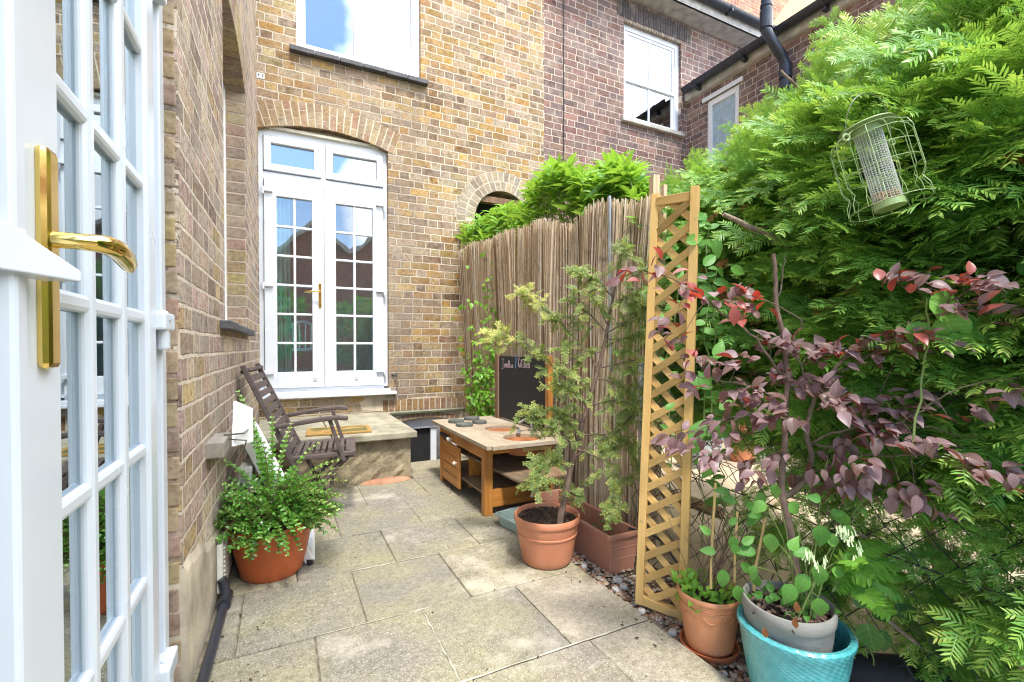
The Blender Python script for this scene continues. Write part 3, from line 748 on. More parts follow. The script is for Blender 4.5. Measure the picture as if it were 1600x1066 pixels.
# curtain and painted chair inside the room
cu = MB(); n = 40; vs = []
for i in range(n + 1):
    x = -.17 + .25 * i / n
    for (z, fl) in ((.62, 1), (1.4, .8), (2.55, .6)):
        vs.append((x + (.02 if z < 1 else 0) * math.sin(i), D + .20 + .022 * fl * math.sin(i * 1.1) + .01 * math.sin(i * 2.7), z))
cu.add(vs, [(3 * i + k, 3 * i + k + 1, 3 * i + 4 + k, 3 * i + 3 + k) for i in range(n) for k in (0, 1)])
o = cu.build('curtain', M['curtain'], smooth=True); tag(o, 'pale green curtain hanging behind the glass of the left french door', 'curtain')
mo = o.modifiers.new('s', 'SOLIDIFY'); mo.thickness = .003
ic = thing('spindle_chair', 'mint painted spindle-back chair seen through the french door glass', 'chair', (.20, D + .62, .60))
v = MB(); cxx = .20; yy = D + .55
pts = [(cxx - .20 * math.cos(a), yy, 1.03 + .28 * math.sin(a)) for a in [PI * i / 14 for i in range(15)]]
v.tube([(cxx - .20, yy, 1.02)] + pts + [(cxx + .2, yy, 1.02)], .013, 8)
v.build('back_hoop', M['chair_paint'], ic, smooth=True)
for i in range(6):
    x = cxx - .14 + .056 * i; v = MB(); v.tube([(x, yy, 1.03), (cxx + (x - cxx) * 1.08, yy, 1.03 + .26 * math.sqrt(max(0, 1 - ((x - cxx) / .2) ** 2)))], .008, 6); v.build('spindle', M['chair_paint'], ic)
v = MB(); v.box((cxx - .21, yy - .02, .995), (cxx + .21, yy + .38, 1.025)); v.build('seat', M['chair_paint'], ic, bevel=.01)
for (a, b) in ((-.17, .02), (.17, .02), (-.17, .33), (.17, .33)):
    v = MB(); v.tube([(cxx + a, yy + b, 1.0), (cxx + a * 1.2, yy + b, .60)], [.016, .012], 8); v.build('leg', M['chair_paint'], ic)

# ------------------------------------------------------------------ brown brick house
bb = thing('brown_brick_house', 'plum-brown brick house with a white sash window under grey eaves', 'house')
w = MB(); wx0, wx1, wz0, wz1 = 4.06, 5.085, 4.06, 5.36
wall_poly(w, 'Y', D + .004, [(2.842, -.3), (8.0, -.3), (8.0, 5.62), (2.842, 5.62)], [rect(wx0, wx1, wz0, wz1)], .11)
w.build('wall', M['brick_brown'], bb)
v = MB(); n = 30
for i in range(n):
    x = wx0 - .12 + (wx1 - wx0 + .3) * i / n; t_ = .012 * (i - n / 2) / n
    v.hexa([(x + .004, D - .004, wz1 + .015), (x + .036, D - .004, wz1 + .015), (x + .036, D + .1, wz1 + .015), (x + .004, D + .1, wz1 + .015),
            (x + .004 + t_, D - .004, wz1 + .235), (x + .038 + t_, D - .004, wz1 + .235), (x + .038 + t_, D + .1, wz1 + .235), (x + .004 + t_, D + .1, wz1 + .235)], random.random())
v.build('soldier_course', M['vouss_dark'], bb)
v = MB()
for i in range(22):
    x = wx0 + (wx1 - wx0) * i / 22; v.box((x + .004, D + .0, wz1 - .035), (x + .042, D + .09, wz1 + .002), random.random())
v.build('window_head_bricks', M['vouss_grey'], bb)
sw = MB(); y0 = D + .05
sw.box((wx0, y0, wz0), (wx0 + .055, y0 + .06, wz1 - .03)); sw.box((wx1 - .075, y0, wz0), (wx1, y0 + .06, wz1 - .03)); sw.box((wx0 + .055, y0, wz1 - .10), (wx1 - .075, y0 + .06, wz1 - .03)); sw.box((wx0 + .055, y0, wz0), (wx1 - .075, y0 + .06, wz0 + .05))
sw = sw.build('sash_window', M['upvc'], bb, bevel=.004)
xm = (wx0 + wx1) / 2 - .01; zr = 4.60
for (z0, z1, yy_) in ((zr - .0, wz1 - .10, y0 + .012), (wz0 + .05, zr + .03, y0 + .03)):
    v = MB(); sash(v, wx0 + .055, wx1 - .075, z0, z1, .04, yy_, yy_ + .02); v.box((xm - .014, yy_, z0 + .04), (xm + .014, yy_ + .02, z1 - .04)); v.build('sash', M['upvc'], sw, bevel=.003)
    v = MB(); v.box((wx0 + .09, yy_ + .008, z0 + .03), (wx1 - .11, yy_ + .011, z1 - .03)); v.build('pane', M['glass_sky'], sw)
v = MB(); v.box((wx0 + .05, y0 + .10, zr - .1), (wx1 - .05, y0 + .105, wz1)); v.build('blind', M['blind'], sw)
v = MB(); v.box((wx0 + .0, y0 + .11, wz0), (wx1, y0 + .115, zr)); v.build('blind', M['room'], sw)
v = MB(); v.box((wx0 - .05, D - .05, wz0 - .055), (wx1 + .03, D + .05, wz0 - .002)); v.build('window_sill', M['soffit'], bb, bevel=.005)
v = MB(); v.box((2.9, D - .26, 5.64), (8.0, D + .02, 5.665)); v.box((2.9, D - .262, 5.64), (8.0, D - .235, 5.76)); v.build('eaves_board', M['soffit'], bb)
def half_gutter(mb, p, q, r, seg=10):
    p = Vector(p); q = Vector(q); d = (q - p).normalized(); sd = d.cross(Vector((0, 0, 1))).normalized(); up = Vector((0, 0, 1))
    vs = []
    for c in (p, q):
        for rr in (r, r * .92):
            for k in range(seg + 1):
                a = PI + PI * k / seg
                vs.append(c + sd * math.cos(a) * rr + up * math.sin(a) * rr)
    n = seg + 1; fs = []
    for k in range(seg):
        fs.append((k, k + 1, 2 * n + k + 1, 2 * n + k)); fs.append((n + k, n + k + 1, 3 * n + k + 1, 3 * n + k))
        fs.append((k, k + 1, n + k + 1, n + k)); fs.append((2 * n + k, 2 * n + k + 1, 3 * n + k + 1, 3 * n + k))
    fs.append((0, n, 3 * n, 2 * n)); fs.append((n - 1, 2 * n - 1, 4 * n - 1, 3 * n - 1))
    mb.add(vs, fs)
v = MB(); half_gutter(v, (2.9, D - .32, 5.80), (8.0, D - .32, 5.80), .062)
for x in (4.7, 5.65, 6.6): v.box((x, D - .38, 5.73), (x + .03, D - .26, 5.76)); half_gutter(v, (x - .02, D - .32, 5.80), (x + .06, D - .32, 5.80), .069)
v.build('gutter', M['black_pvc'], bb)
v = MB(); v.add([(2.8, D - .3, 5.80), (8.1, D - .3, 5.80), (8.1, D + 4, 7.2), (2.8, D + 4, 7.2)], [(0, 1, 2, 3)]); v.build('roof', M['roof'], bb)
v = MB(); v.tube([(3.115, D - .012, 5.62), (3.113, D - .010, 4.4), (3.118, D - .012, 3.0), (3.11, D - .01, .5)], .006, 6); v.build('cable', M['cable'], bb)
v = MB(); v.box((3.98, D - .10, 2.75), (5.4, D - .02, 2.85)); v.build('flashing', plain('lead_flashing', (.45, .47, .52), .5), bb)

# extension coming forward
ex = thing('brick_extension', 'low brown brick extension with black gutter above the hedge', 'extension')
XE = 5.20; ze = 4.52
w = MB(); wall_poly(w, 'X', XE, [(-1.5, -.3), (D - .002, -.3), (D - .002, ze), (-1.5, ze)], [rect(4.02, 4.52, 3.2, ze - .14)], .10)
w.build('wall', M['brick_ext'], ex)
v = MB()
sashes = [(4.02, 4.09), (4.45, 4.52)]
for a, b in sashes: v.box((XE + .02, a, 3.2), (XE + .07, b, ze - .14))
v.box((XE + .02, 4.09, 3.2), (XE + .07, 4.45, 3.3)); v.box((XE + .02, 4.09, ze - .22), (XE + .07, 4.45, ze - .14))
v.box((XE - .02, 3.96, ze - .14), (XE + .06, 4.58, ze - .085))
wi = v.build('window', M['paint_white'], ex, bevel=.004)
v = MB(); v.box((XE + .045, 4.08, 3.28), (XE + .048, 4.46, ze - .2)); v.build('pane', plain('frosted_blue_pane', (.36, .45, .50), .25), wi)
v = MB(); v.box((XE - .06, -1.5, ze), (XE + .2, D - .01, ze + .11)); v.build('fascia', M['soffit'], ex)
v = MB(); half_gutter(v, (XE - .13, -1.5, ze + .13), (XE - .13, D - .06, ze + .13), .065)
for y in (4.55, 3.85, 2.9, 2.2): half_gutter(v, (XE - .13, y, ze + .13), (XE - .13, y + .05, ze + .13), .074); v.box((XE - .14, y, ze + .02), (XE - .06, y + .04, ze + .07))
v.build('gutter', M['black_pvc'], ex)
v = MB(); v.add([(XE - .1, -1.5, ze + .14), (XE - .1, D - .01, ze + .14), (XE + 3, D - .01, ze + .9), (XE + 3, -1.5, ze + .9)], [(0, 1, 2, 3)]); v.build('roof', M['roof'], ex)
# downpipe: comes down in front of the gutter, two bends, then down the wall
dp = MB()
pA = at(1196, 0, X=XE - .30); pB = at(1197, 48, X=XE - .30); pC = at(1205, 62, X=XE - .27); pD = at(1222, 88, X=XE - .12); pE = at(1217, 100, X=XE - .09); pF = at(1218, 150, X=XE - .07)
pA = Vector((pB.x, pB.y, 6.2)); pA.x = pB.x; pE = Vector((XE - .07, pD.y - .01, pD.z - .12)); pF = Vector((XE - .07, pE.y, 0))
dp.tube([pA, pB + Vector((0, 0, .08)), pB, pC, pD, pE + Vector((0, 0, .03)), pE, pF], .055, 14)
dp.tube([pB + Vector((0, 0, .22)), pB + Vector((0, 0, .02))], .066, 14); dp.tube([pE + Vector((0, 0, .03)), pE + Vector((0, 0, -.12))], .066, 14)
dp.tube([pE + Vector((0, 0, -.16)), pE + Vector((0, 0, -.24))], .063, 14); dp.tube([pB + Vector((0, 0, .26)), pB + Vector((0, 0, .29))], .063, 14)
dp.build('downpipe', M['black_pvc'], ex, smooth=True)

# tall tan rendered building above
tb = thing('rendered_building', 'tall tan rendered building rising above the brown roofs', 'building', (9, 9, -.3))
v = MB(); v.box((7.5, 7.6, -.3), (24, 12, 13)); v.build('wall', M['render_tan'], tb)
v = MB(); v.add([(6.0, 7.58, -.3), (10.6, 7.58, -.3), (10.6, 7.58, 8.65), (11.9, 7.58, 10.2), (11.9, 7.58, 13), (6.0, 7.58, 13)], [(0, 1, 2, 3, 4, 5)]); v.box((5.9, 7.6, -.3), (7.5, 10, 13))
v.build('brick_wall', M['brick_orange'], tb)
v = MB(); v.box((5.8, 7.4, 13), (24.2, 12.2, 13.3)); v.build('roof', M['roof'], tb)

# ------------------------------------------------------------------ left house (its wall stands at a slight angle to the patio)
XL = -.19
def skew(mb):
    for p in mb.v: p.x -= .024 * (D - p.y)
    return mb
def lwx(y): return XL - .024 * (D - y)
lh = thing('side_house', 'pinkish-yellow brick house wall with an arched window along the left of the patio', 'house')
w = MB(); y0w, y1w = 1.655, D - .001
ay0, ay1, asz = 2.62, 3.70, 2.78
wall_poly(w, 'X', XL, [(y0w, -.3), (y1w, -.3), (y1w, 8), (y0w, 8)], [arch_hole(ay0, ay1, 1.16, asz, .09, 14)], -.12)
w.add([(XL, y0w, -.3), (XL - .5, y0w, -.3), (XL - .5, y0w, 8), (XL, y0w, 8)], [(0, 1, 2, 3)])
w.add([(XL, y0w, 2.6), (XL, -2, 2.6), (XL, -2, 8), (XL, y0w, 8)], [(0, 1, 2, 3)])
w.add([(XL, y0w, 2.6), (XL, -2, 2.6), (XL - .5, -2, 2.6), (XL - .5, y0w, 2.6)], [(0, 1, 2, 3)])
skew(w).build('wall', M['brick_left'], lh)
v = MB(); jz = -.28   # rough jamb bricks next to the door frame
while jz < 2.58:
    hh = CR * .9; v.box((XL - .075, y0w - .003 - random.uniform(0, .004), jz + random.uniform(-.003, .003)), (XL - .003 + random.uniform(-.007, .0), y0w + .01, jz + hh * random.uniform(.86, 1)), random.random()); jz += CR
skew(v).build('jamb_bricks', M['vouss_side'], lh, bevel=.004)
v = MB(); hwy = (ay1 - ay0) / 2; cyy = (ay0 + ay1) / 2; ri = .09; R2 = (hwy ** 2 + ri ** 2) / (2 * ri); z2 = asz + ri - R2; a2 = math.asin(hwy / R2)
voussoirs(v, 'X', XL, cyy, z2, R2 - .003, R2 + .22, -a2, a2, 18, split=True, gap=.15, depth=.118)
skew(v).build('window_arch', M['vouss_side'], lh)
v = MB(); k = 1.165                    # bricks of the far reveal
while k < asz: v.box((XL - .118, ay1 - .004, k), (XL - .002, ay1 + .02, k + .067), random.random()); k += CR
skew(v).build('reveal_bricks', M['vouss_side'], lh, bevel=.003)
v = MB(); v.box((XL - .17, ay0 - .01, 1.16), (XL - .12, ay0 + .06, 2.9)); v.box((XL - .17, ay1 - .05, 1.16), (XL - .112, ay1 + .0, asz)); v.box((XL - .17, ay0 + .06, 1.16), (XL - .12, ay1 - .05, 1.24)); v.box((XL - .17, ay0 + .06, asz), (XL - .12, ay1 - .05, 2.95)); v.box((XL - .17, cyy - .02, 1.24), (XL - .12, cyy + .02, asz))
lw = skew(v).build('window', M['paint_white'], lh, bevel=.003)
v = MB(); v.box((XL - .150, ay0, 1.2), (XL - .147, ay1, 2.88)); skew(v).build('pane', M['glass'], lw)
v = MB(); v.box((XL - .6, ay0 - .1, 1.0), (XL - .58, ay1 + .1, 2.95)); skew(v).build('room_backing', M['room'], lh)
v = MB()
for i in range(5):
    a = 2.44 + i * (3.86 - 2.44) / 5; v.box((XL - .11, a + .002, 1.118), (XL + .045 + random.uniform(-.004, .004), a + .282, 1.155 + random.uniform(-.003, .003)))
skew(v).build('window_sill', M['slate'], lh, bevel=.006)
v = MB(); n = 46; vs = []
for i in range(n + 1):
    y = y0w + (y1w - y0w) * i / n; h = .20 + .20 * max(0, 1 - (y - 1.6) / 1.1) + .015 * math.sin(i * .7) + .008 * math.sin(i * 2.1)
    vs += [(XL + .012, y, -.02), (XL + .010, y, h - .03), (XL + .001, y, h)]
v.add(vs, [(3 * i + k, 3 * i + 3 + k, 3 * i + 4 + k, 3 * i + 1 + k) for i in range(n) for k in (0, 1)])
v.add([(XL - .1, y0w - .001, -.02), (XL + .012, y0w - .001, -.02), (XL + .010, y0w - .001, .38), (XL - .1, y0w - .001, .4)], [(0, 1, 2, 3)])
skew(v).build('plinth', M['plinth'], lh)
v = MB(); v.tube([(XL + .045, .9, .018), (XL + .045, 2.14, .018)], .017, 12); v.tube([(XL + .045, 2.12, .02), (XL + .045, 2.22, .02)], .024, 12)
v.tube([(XL + .045, 2.18, .03), (XL + .040, 2.19, .08), (XL + .03, 2.19, .10)], .018, 10); skew(v).build('waste_pipe', M['black_pvc'], lh, smooth=True)
v = MB(); v.box((XL + .012, 2.20, .035), (XL + .034, 2.60, .235))
ve = skew(v).build('vent', M['vent'], lh, bevel=.004)
v = MB()
for i in range(9): v.box((XL + .034, 2.225, .055 + i * .019), (XL + .040, 2.575, .063 + i * .019))
skew(v).build('louvre', M['vent'], ve)

# near french door set in the left wall -------------------------------------------------
XD = -.285
def dbar(mb, y0, y1, z0, z1, x0=XD - .055, x1=XD): mb.box((x0, y0, z0), (x1, y1, z1))
v = MB(); dbar(v, 1.471, 1.60, -.1, 2.6, XD - .075, XD - .023); v.box((XD - .075, 1.549, -.1), (XD - .005, 1.60, 2.6)); v.box((XD - .075, 1.6005, -.1), (XD - .03, 1.654, 2.6))
ndf = v.build('door_frame', M['upvc_near'], lh, bevel=.004)
v = MB(); Z0, Z1 = -.08, 2.25; ly0, ly1 = .778, 1.465
gy = [(.894, 1.019), (1.060, 1.198), (1.242, 1.389)]
zb = [.150, .470, .790, 1.108, 1.426, 1.744, 2.063]
dbar(v, ly0, gy[0][0], Z0, Z1); dbar(v, gy[2][1], ly1, Z0, Z1)
for a, b in ((gy[0][1], gy[1][0]), (gy[1][1], gy[2][0])): dbar(v, a + .004, b - .004, Z0, Z1, XD - .026, XD - .004)
dbar(v, gy[0][0], gy[2][1], Z0, zb[0] - .02, XD - .054, XD - .0007); dbar(v, gy[0][0], gy[2][1], zb[-1] + .02, Z1, XD - .054, XD - .0007)
for z in zb: dbar(v, gy[0][0], gy[2][1], z - .0155, z + .0155, XD - .025, XD - .0065)
nd = v.build('door', M['upvc_near'], lh, bevel=.009)
for i, (a, b) in enumerate(gy):
    v = MB(); v.box((XD - .0245, a - .008, zb[0] - .02), (XD - .0215, b + .008, zb[-1] + .02)); v.build('glazing', M['glass_near'], nd)
v = MB(); v.box((XD - .002, .813, 1.006), (XD + .014, .851, 1.300))
pl_ = v.build('handle_plate', M['brass'], nd, bevel=.013)
h0 = Vector((XD + .010, .829, 1.179)); hs = 1.296
hp = [h0] + [h0 + Vector(o) * hs for o in ((.018, .0, .0), (.034, .003, .0), (.041, .014, .001), (.042, .045, .002), (.042, .075, -.002), (.041, .096, -.008), (.040, .110, -.013))]
v = MB(); v.tube(hp, [.011, .011, .012, .0135, .0152, .0145, .0115, .005], 18)
v.build('handle', M['brass'], nd, smooth=True)
for z in (2.0, 1.075, .150):
    v = MB(); v.box((XD - .02, 1.458, z + .005), (XD + .020, 1.575, z + .052)); v.box((XD - .02, 1.510, z - .045), (XD + .013, 1.555, z + .004)); v.tube([(XD + .005, 1.503, z - .047), (XD + .005, 1.503, z + .057)], .013, 12)
    v.build('hinge', M['upvc_near'], nd, bevel=.006)
v = MB(); v.box((XD + .020, 1.503, 1.10), (XD + .0215, 1.511, 1.108)); v.build('screw', M['steel'], nd)
# second leaf, the one beside the lens
v = MB(); v.box((XD - .04, .742, -.08), (XD + .008, .774, 2.25)); v.box((XD - .04, .389, -.08), (XD - .002, .741, .10)); v.box((XD - .04, .389, 2.1), (XD - .002, .741, 2.25)); v.box((XD - .04, .337, -.08), (XD + .008, .3885, 2.25))
l2 = v.build('door', M['upvc_near'], lh, bevel=.006)
v = MB(); v.box((XD - .026, .389, .10), (XD - .022, .742, 2.1)); v.build('glazing', M['glass_near'], l2)
# white stay arm at the lens side
Ta, Tb = .52, .60
a_ = at(0, 338, T=Ta); b_ = at(128, 424, T=Tb); c_ = at(128, 441, T=Tb); d_ = at(0, 420, T=Ta)
e_ = a_ + (a_ - b_) * .8; g_ = d_ + (d_ - c_) * .8
off2 = Vector((-.04, .012, 0))
v = MB(); v.hexa([g_, c_, c_ + off2, g_ + off2, e_, b_, b_ + off2, e_ + off2])
v.build('stay_arm', M['upvc_near'], l2, bevel=.002)
# dark room behind the near door
v = MB(); v.box((-1.8, -.5, -.1), (-1.75, 1.65, 2.6)); v.box((-1.75, 1.60, -.1), (-.365, 1.65, 2.6)); v.box((-1.75, -.5, -.12), (-.345, 1.65, -.08)); v.box((-1.75, -.5, 2.55), (-.345, 1.65, 2.598)); v.box((-.40, -1.5, 2.25), (XD, 1.6, 2.549)); v.build('room_lining', M['room'], lh)

# ------------------------------------------------------------------ what stands behind the camera (seen mirrored in the glass)
rh = thing('red_gabled_house', 'red brick house with twin grey-edged gables mirrored in the french door glass', 'house', (3, -21, -.3))
v = MB(); GY = -21.0
prof = [(-6, -.3), (16, -.3), (16, 6.6), (14.3, 8.6), (12.6, 6.9), (10.2, 8.6), (8.1, 6.9), (6.0, 8.6), (3.9, 6.9), (1.9, 8.6), (-.2, 6.6), (-6, 6.6)]
v.add([(x, GY, z) for x, z in prof], [tuple(range(len(prof)))]); v.box((-6, GY - 6, -.3), (16, GY - .05, 6.5)); v.build('wall', M['brick_red'], rh)
v = MB()
for i in range(2, len(prof) - 1):
    a, b = prof[i], prof[i + 1]
    v.hexa([(a[0], GY - 6, a[1]), (a[0], GY + .3, a[1]), (b[0], GY + .3, b[1]), (b[0], GY - 6, b[1]), (a[0], GY - 6, a[1] + .3), (a[0], GY + .3, a[1] + .3), (b[0], GY + .3, b[1] + .3), (b[0], GY - 6, b[1] + .3)])
v.build('roof', M['soffit'], rh)
# ------------------------------------------------------------------ step
ZS = .375
st = thing('stone_step', 'mossy concrete step with a rough mortared base under the french doors', 'step', (.37, 4.2, 0))
def rough_block(x0, x1, y0, y1, z0, z1, amp, nx=24, ny=8, nz=8):
    mb = MB()
    def nz_(p, k): return amp * (math.sin(p[0] * 31 + k) * math.sin(p[2] * 43 + p[1] * 17 + k * 2) + .6 * math.sin(p[0] * 67 + p[2] * 91) + .35 * random.uniform(-1, 1))
    def grid(fn, a, b):
        vs = [fn(i / a, j / b) for i in range(a + 1) for j in range(b + 1)]
        mb.add(vs, [(i * (b + 1) + j, (i + 1) * (b + 1) + j, (i + 1) * (b + 1) + j + 1, i * (b + 1) + j + 1) for i in range(a) for j in range(b)])
    def edge(u): return 0 if u in (0, 1) else 1
    grid(lambda u, v: (x0 + (x1 - x0) * u, y0 + edge(u) * edge(v) * nz_((x0 + (x1 - x0) * u, 0, z0 + (z1 - z0) * v), 1), z0 + (z1 - z0) * v), nx, nz)
    grid(lambda u, v: (x1 - edge(u) * edge(v) * nz_((0, y0 + (y1 - y0) * u, z0 + (z1 - z0) * v), 2), y0 + (y1 - y0) * u, z0 + (z1 - z0) * v), ny, nz)
    grid(lambda u, v: (x0 + (x1 - x0) * u, y0 + (y1 - y0) * v, z1), 2, 2)
    return mb
b_ = rough_block(-.17, .915, 3.66, D - .002, -.02, ZS - .052, .006); b_.build('base', M['step_side'], st)
for (a, b) in ((-.185, .325), (.332, .955)):
    v = MB(); v.box((a, 3.60, ZS - .05), (b, D - .004, ZS)); v.build('slab', M['concrete_step'], st, bevel=.008)
v = MB(); v.lathe((.72, 3.62, .0), [(.001, .03), (.06, .028), (.13, .015), (.15, .0)], 14, sx=1.3, sy=.35, wob=lambda a, z: .012 * math.sin(3 * a)); 
o = v.build('terracotta_shard', M['terra_brick'], None, (.72, 3.6, 0)); tag(o, 'broken flat terracotta piece on the paving against the foot of the step', 'shard')

# doormat (own origin so its pattern sits on it)
mb = MB(); mb.box((-.235, -.15, 0), (.235, .15, .016)); 
o = mb.build('doormat', M['coir'], None, None, bevel=.004); o.location = (.40, 3.86, ZS + .001); o.rotation_euler = (0, 0, R(-4)); LOC[o.name] = Vector(o.location)
tag(o, 'worn brown and green coir doormat on the concrete step', 'doormat')

# ------------------------------------------------------------------ slatted wooden chair
ch = thing('garden_chair', 'weathered dark slatted wooden armchair by the left wall, in front of the step', 'chair', (.15, 3.25, 0))
CO = Vector((.17, 3.22, 0)); ca = R(-7)
def cp(x, y, z): # chair frame: x forward, y sideways
    return CO + Vector((x * math.cos(ca) - y * math.sin(ca), x * math.sin(ca) + y * math.cos(ca), z))
W = .22
def cbar(name, p, q, w, h, up=(0, 1, 0)):
    m = MB(); m.bar(cp(*p), cp(*q), w, h, up); return m.build(name, M['teak'], ch, bevel=.005)
bk0, bk1 = (-.055, .30), (-.345, .93)
for s in (-1, 1):
    cbar('back_stile', (.06, s * W, .02 if s < 0 else .05), (bk1[0], s * W, bk1[1]), .028, .045)
m = MB(); m.bar(cp(bk1[0] + .012, -W, bk1[1] - .03), cp(bk1[0] + .012, W, bk1[1] - .03), .05, .022, (-.4, 0, 1)); m.build('top_rail', M['teak'], ch, bevel=.005)
m = MB()
for i in range(11):
    f_ = .12 + .76 * i / 10; x = bk0[0] + (bk1[0] - bk0[0]) * f_; z = bk0[1] + (bk1[1] - bk0[1]) * f_
    m.bar(cp(x, -W + .016, z), cp(x, W - .016, z), .012, .038, (-.42, 0, .9))
m.build('back_slats', M['teak'], ch, bevel=.002)
m = MB()
for i in range(9):
    x_ = -.07 + .036 * i; m.bar(cp(x_, -.2, .392 + .01 * i / 8), cp(x_, .2, .392 + .01 * i / 8), .024, .014)
m.build('seat_slats', M['teak'], ch, bevel=.002)
for y in (-W + .0, W):
    cbar('seat_rail', (-.11, y, .38), (.25, y, .39), .026, .04)
m = MB(); m.bar(cp(.245, -W - .012, .385), cp(.245, W + .012, .385), .035, .04); m.build('front_rail', M['teak'], ch, bevel=.005)
for s in (-1, 1):
    m = MB(); y = s * (W + .03)
    pts = [(-.17, .575), (-.06, .592), (.06, .608), (.16, .615), (.215, .607)]
    for i in range(4): m.bar(cp(pts[i][0], y, pts[i][1]), cp(pts[i + 1][0] + .003, y, pts[i + 1][1]), .05, .024)
    m.build('armrest', M['teak'], ch, bevel=.006)
    a = MB(); a.bar(cp(.115, s * (W + .018), .60), cp(.195, s * (W + .018), .35), .022, .04, (0, 1, 0)); a.tube([cp(.127, s * (W + .045), .565), cp(.127, s * (W - .0), .565)], .008, 10); a.build('arm_support', M['teak'], ch, bevel=.003)
    cbar('leg', (.22, s * (W - .03), .37), (-.13, s * (W - .03), .015), .024, .045)
m = MB(); m.bar(cp(-.05, -.2, .08), cp(-.05, .2, .08), .025, .03); m.bar(cp(.12, -.2, .18), cp(.12, .2, .18), .02, .03); m.build('stretcher', M['teak'], ch)
cbar('rear_foot', (.05, -W, .03), (-.06, -W - .14, .02), .03, .035)

# ------------------------------------------------------------------ white framed things leaning behind the red pot
v = MB()
A = at(374, 676, X=-.12); 
fr_ = thing('window_frame', 'old white frame with a dusty grey pane leaning behind the red pot', 'frame', (.05, 2.55, 0))
P0 = Vector((.115, 2.40, .015)); P1 = Vector((-.165, 2.62, .60)); dpt = Vector((.02, .35, .0))
q = [P0, P1, P1 + dpt, P0 + dpt]
for i, (a, b) in enumerate(((q[0], q[1]), (q[1], q[2]), (q[2], q[3]), (q[3], q[0]))):
    v = MB(); v.bar(a, b, .022, .042, (.75, -.3, .5)); v.build('frame_bar', M['paint_white'], fr_, bevel=.004)
v = MB(); v.add([x + Vector((-.004, 0, 0)) for x in q], [(0, 1, 2, 3)]); o = v.build('pane', M['pane_grey'], fr_)
v = MB(); v.tube([P0 + Vector((0, 0, -.015)), P0 + Vector((0, 0, .012))], .016, 10); v.build('foot', M['black_pvc'], fr_)
v = MB(); a = Vector((-.185, 2.55, .60)); 
v.hexa([(-.190, 2.26, .62), (-.180, 2.26, .62), (-.120, 2.45, .60), (-.130, 2.45, .60), (-.190, 2.36, .80), (-.180, 2.36, .80), (-.125, 2.53, .745), (-.135, 2.53, .745)])
bo = v.build('white_board', M['paint_white'], None, (-.15, 2.4, .6)); tag(bo, 'small plain white board propped at the top of the leaning frame', 'board')
v = MB(); v.box((-.185, 2.48, .0), (-.13, 2.76, .46)); o = v.build('storage_box', plain('grey_box', (.40, .40, .36), .8), None, (-.16, 2.6, 0), bevel=.006); tag(o, 'plain pale grey box against the wall behind the red pot', 'box')
v = MB(); v.box((lwx(2.3) - .01, 2.06, .615), (lwx(2.06) + .060, 2.30, .675)); o = v.build('wood_block', M['greywood'], None, (XL, 2.1, .6), bevel=.004); tag(o, 'weathered grey wooden batten fixed to the left brick wall above the pipe', 'batten')
v = MB(); v.tube([(-.21, 2.20, .68), (-.15, 2.30, .665), (-.14, 2.42, .66)], .004, 6); v.tube([(-.21, 2.22, .66), (-.14, 2.32, .63), (-.16, 2.42, .55)], .003, 6)
o = v.build('wire_hook', M['wire'], None, (-.2, 2.2, .66)); tag(o, 'thin bent wire hook at the end of the wooden batten', 'hook')
# hook and cord by the door
v = MB(); hx, hz = at(616, 585, Y=D).x, at(616, 585, Y=D).z
v.box((hx - .03, D - .012, hz - .006), (hx + .03, D - .001, hz + .012)); v.tube([(hx - .02, D - .02, hz + .01), (hx, D - .035, hz), (hx + .005, D - .03, hz - .03)], .005, 8)
v.tube([(hx + .012, D - .03, hz), (hx + .022, D - .03, hz - .08), (hx + .02, D - .05, hz - .165)], .004, 8)
o = v.build('door_hook', M['wire'], None, (hx, D - .01, hz)); tag(o, 'small metal hook and hanging stay on the brick right of the doors', 'hook')

# ------------------------------------------------------------------ pots
def pot(name, mat, c, r0, r1, h, rim=.022, rimh=.03, parent=None, bands=(), seg=56, th=.008, lip=.006, base_round=.012):
    pr = [(.001, 0), (r0 - base_round, 0), (r0, base_round)]
    zs = [i / 10 for i in range(1, 10)]
    for z in zs:
        zz = base_round + (h - rimh - base_round) * z; pr.append((r0 + (r1 - rim * .55 - r0) * z ** .9, zz))
        for b in bands:
            if abs(z - b) < .06: pr.append((pr[-1][0] + .004, zz + .002)); pr.append((pr[-2][0] + .004, zz + .008)); pr.append((pr[-3][0] + .0005, zz + .010))
    pr += [(r1 - rim * .55, h - rimh), (r1 - lip * .3, h - rimh + .003), (r1, h - rimh + .008), (r1, h - .006), (r1 - .004, h), (r1 - th, h), (r1 - th - .004, h - .006), (r1 - rim * .55 - th, h - rimh), (r0 - th, h * .4)]
    m = MB(); m.lathe(c, pr, seg); return m.build(name, mat, parent, smooth=True)
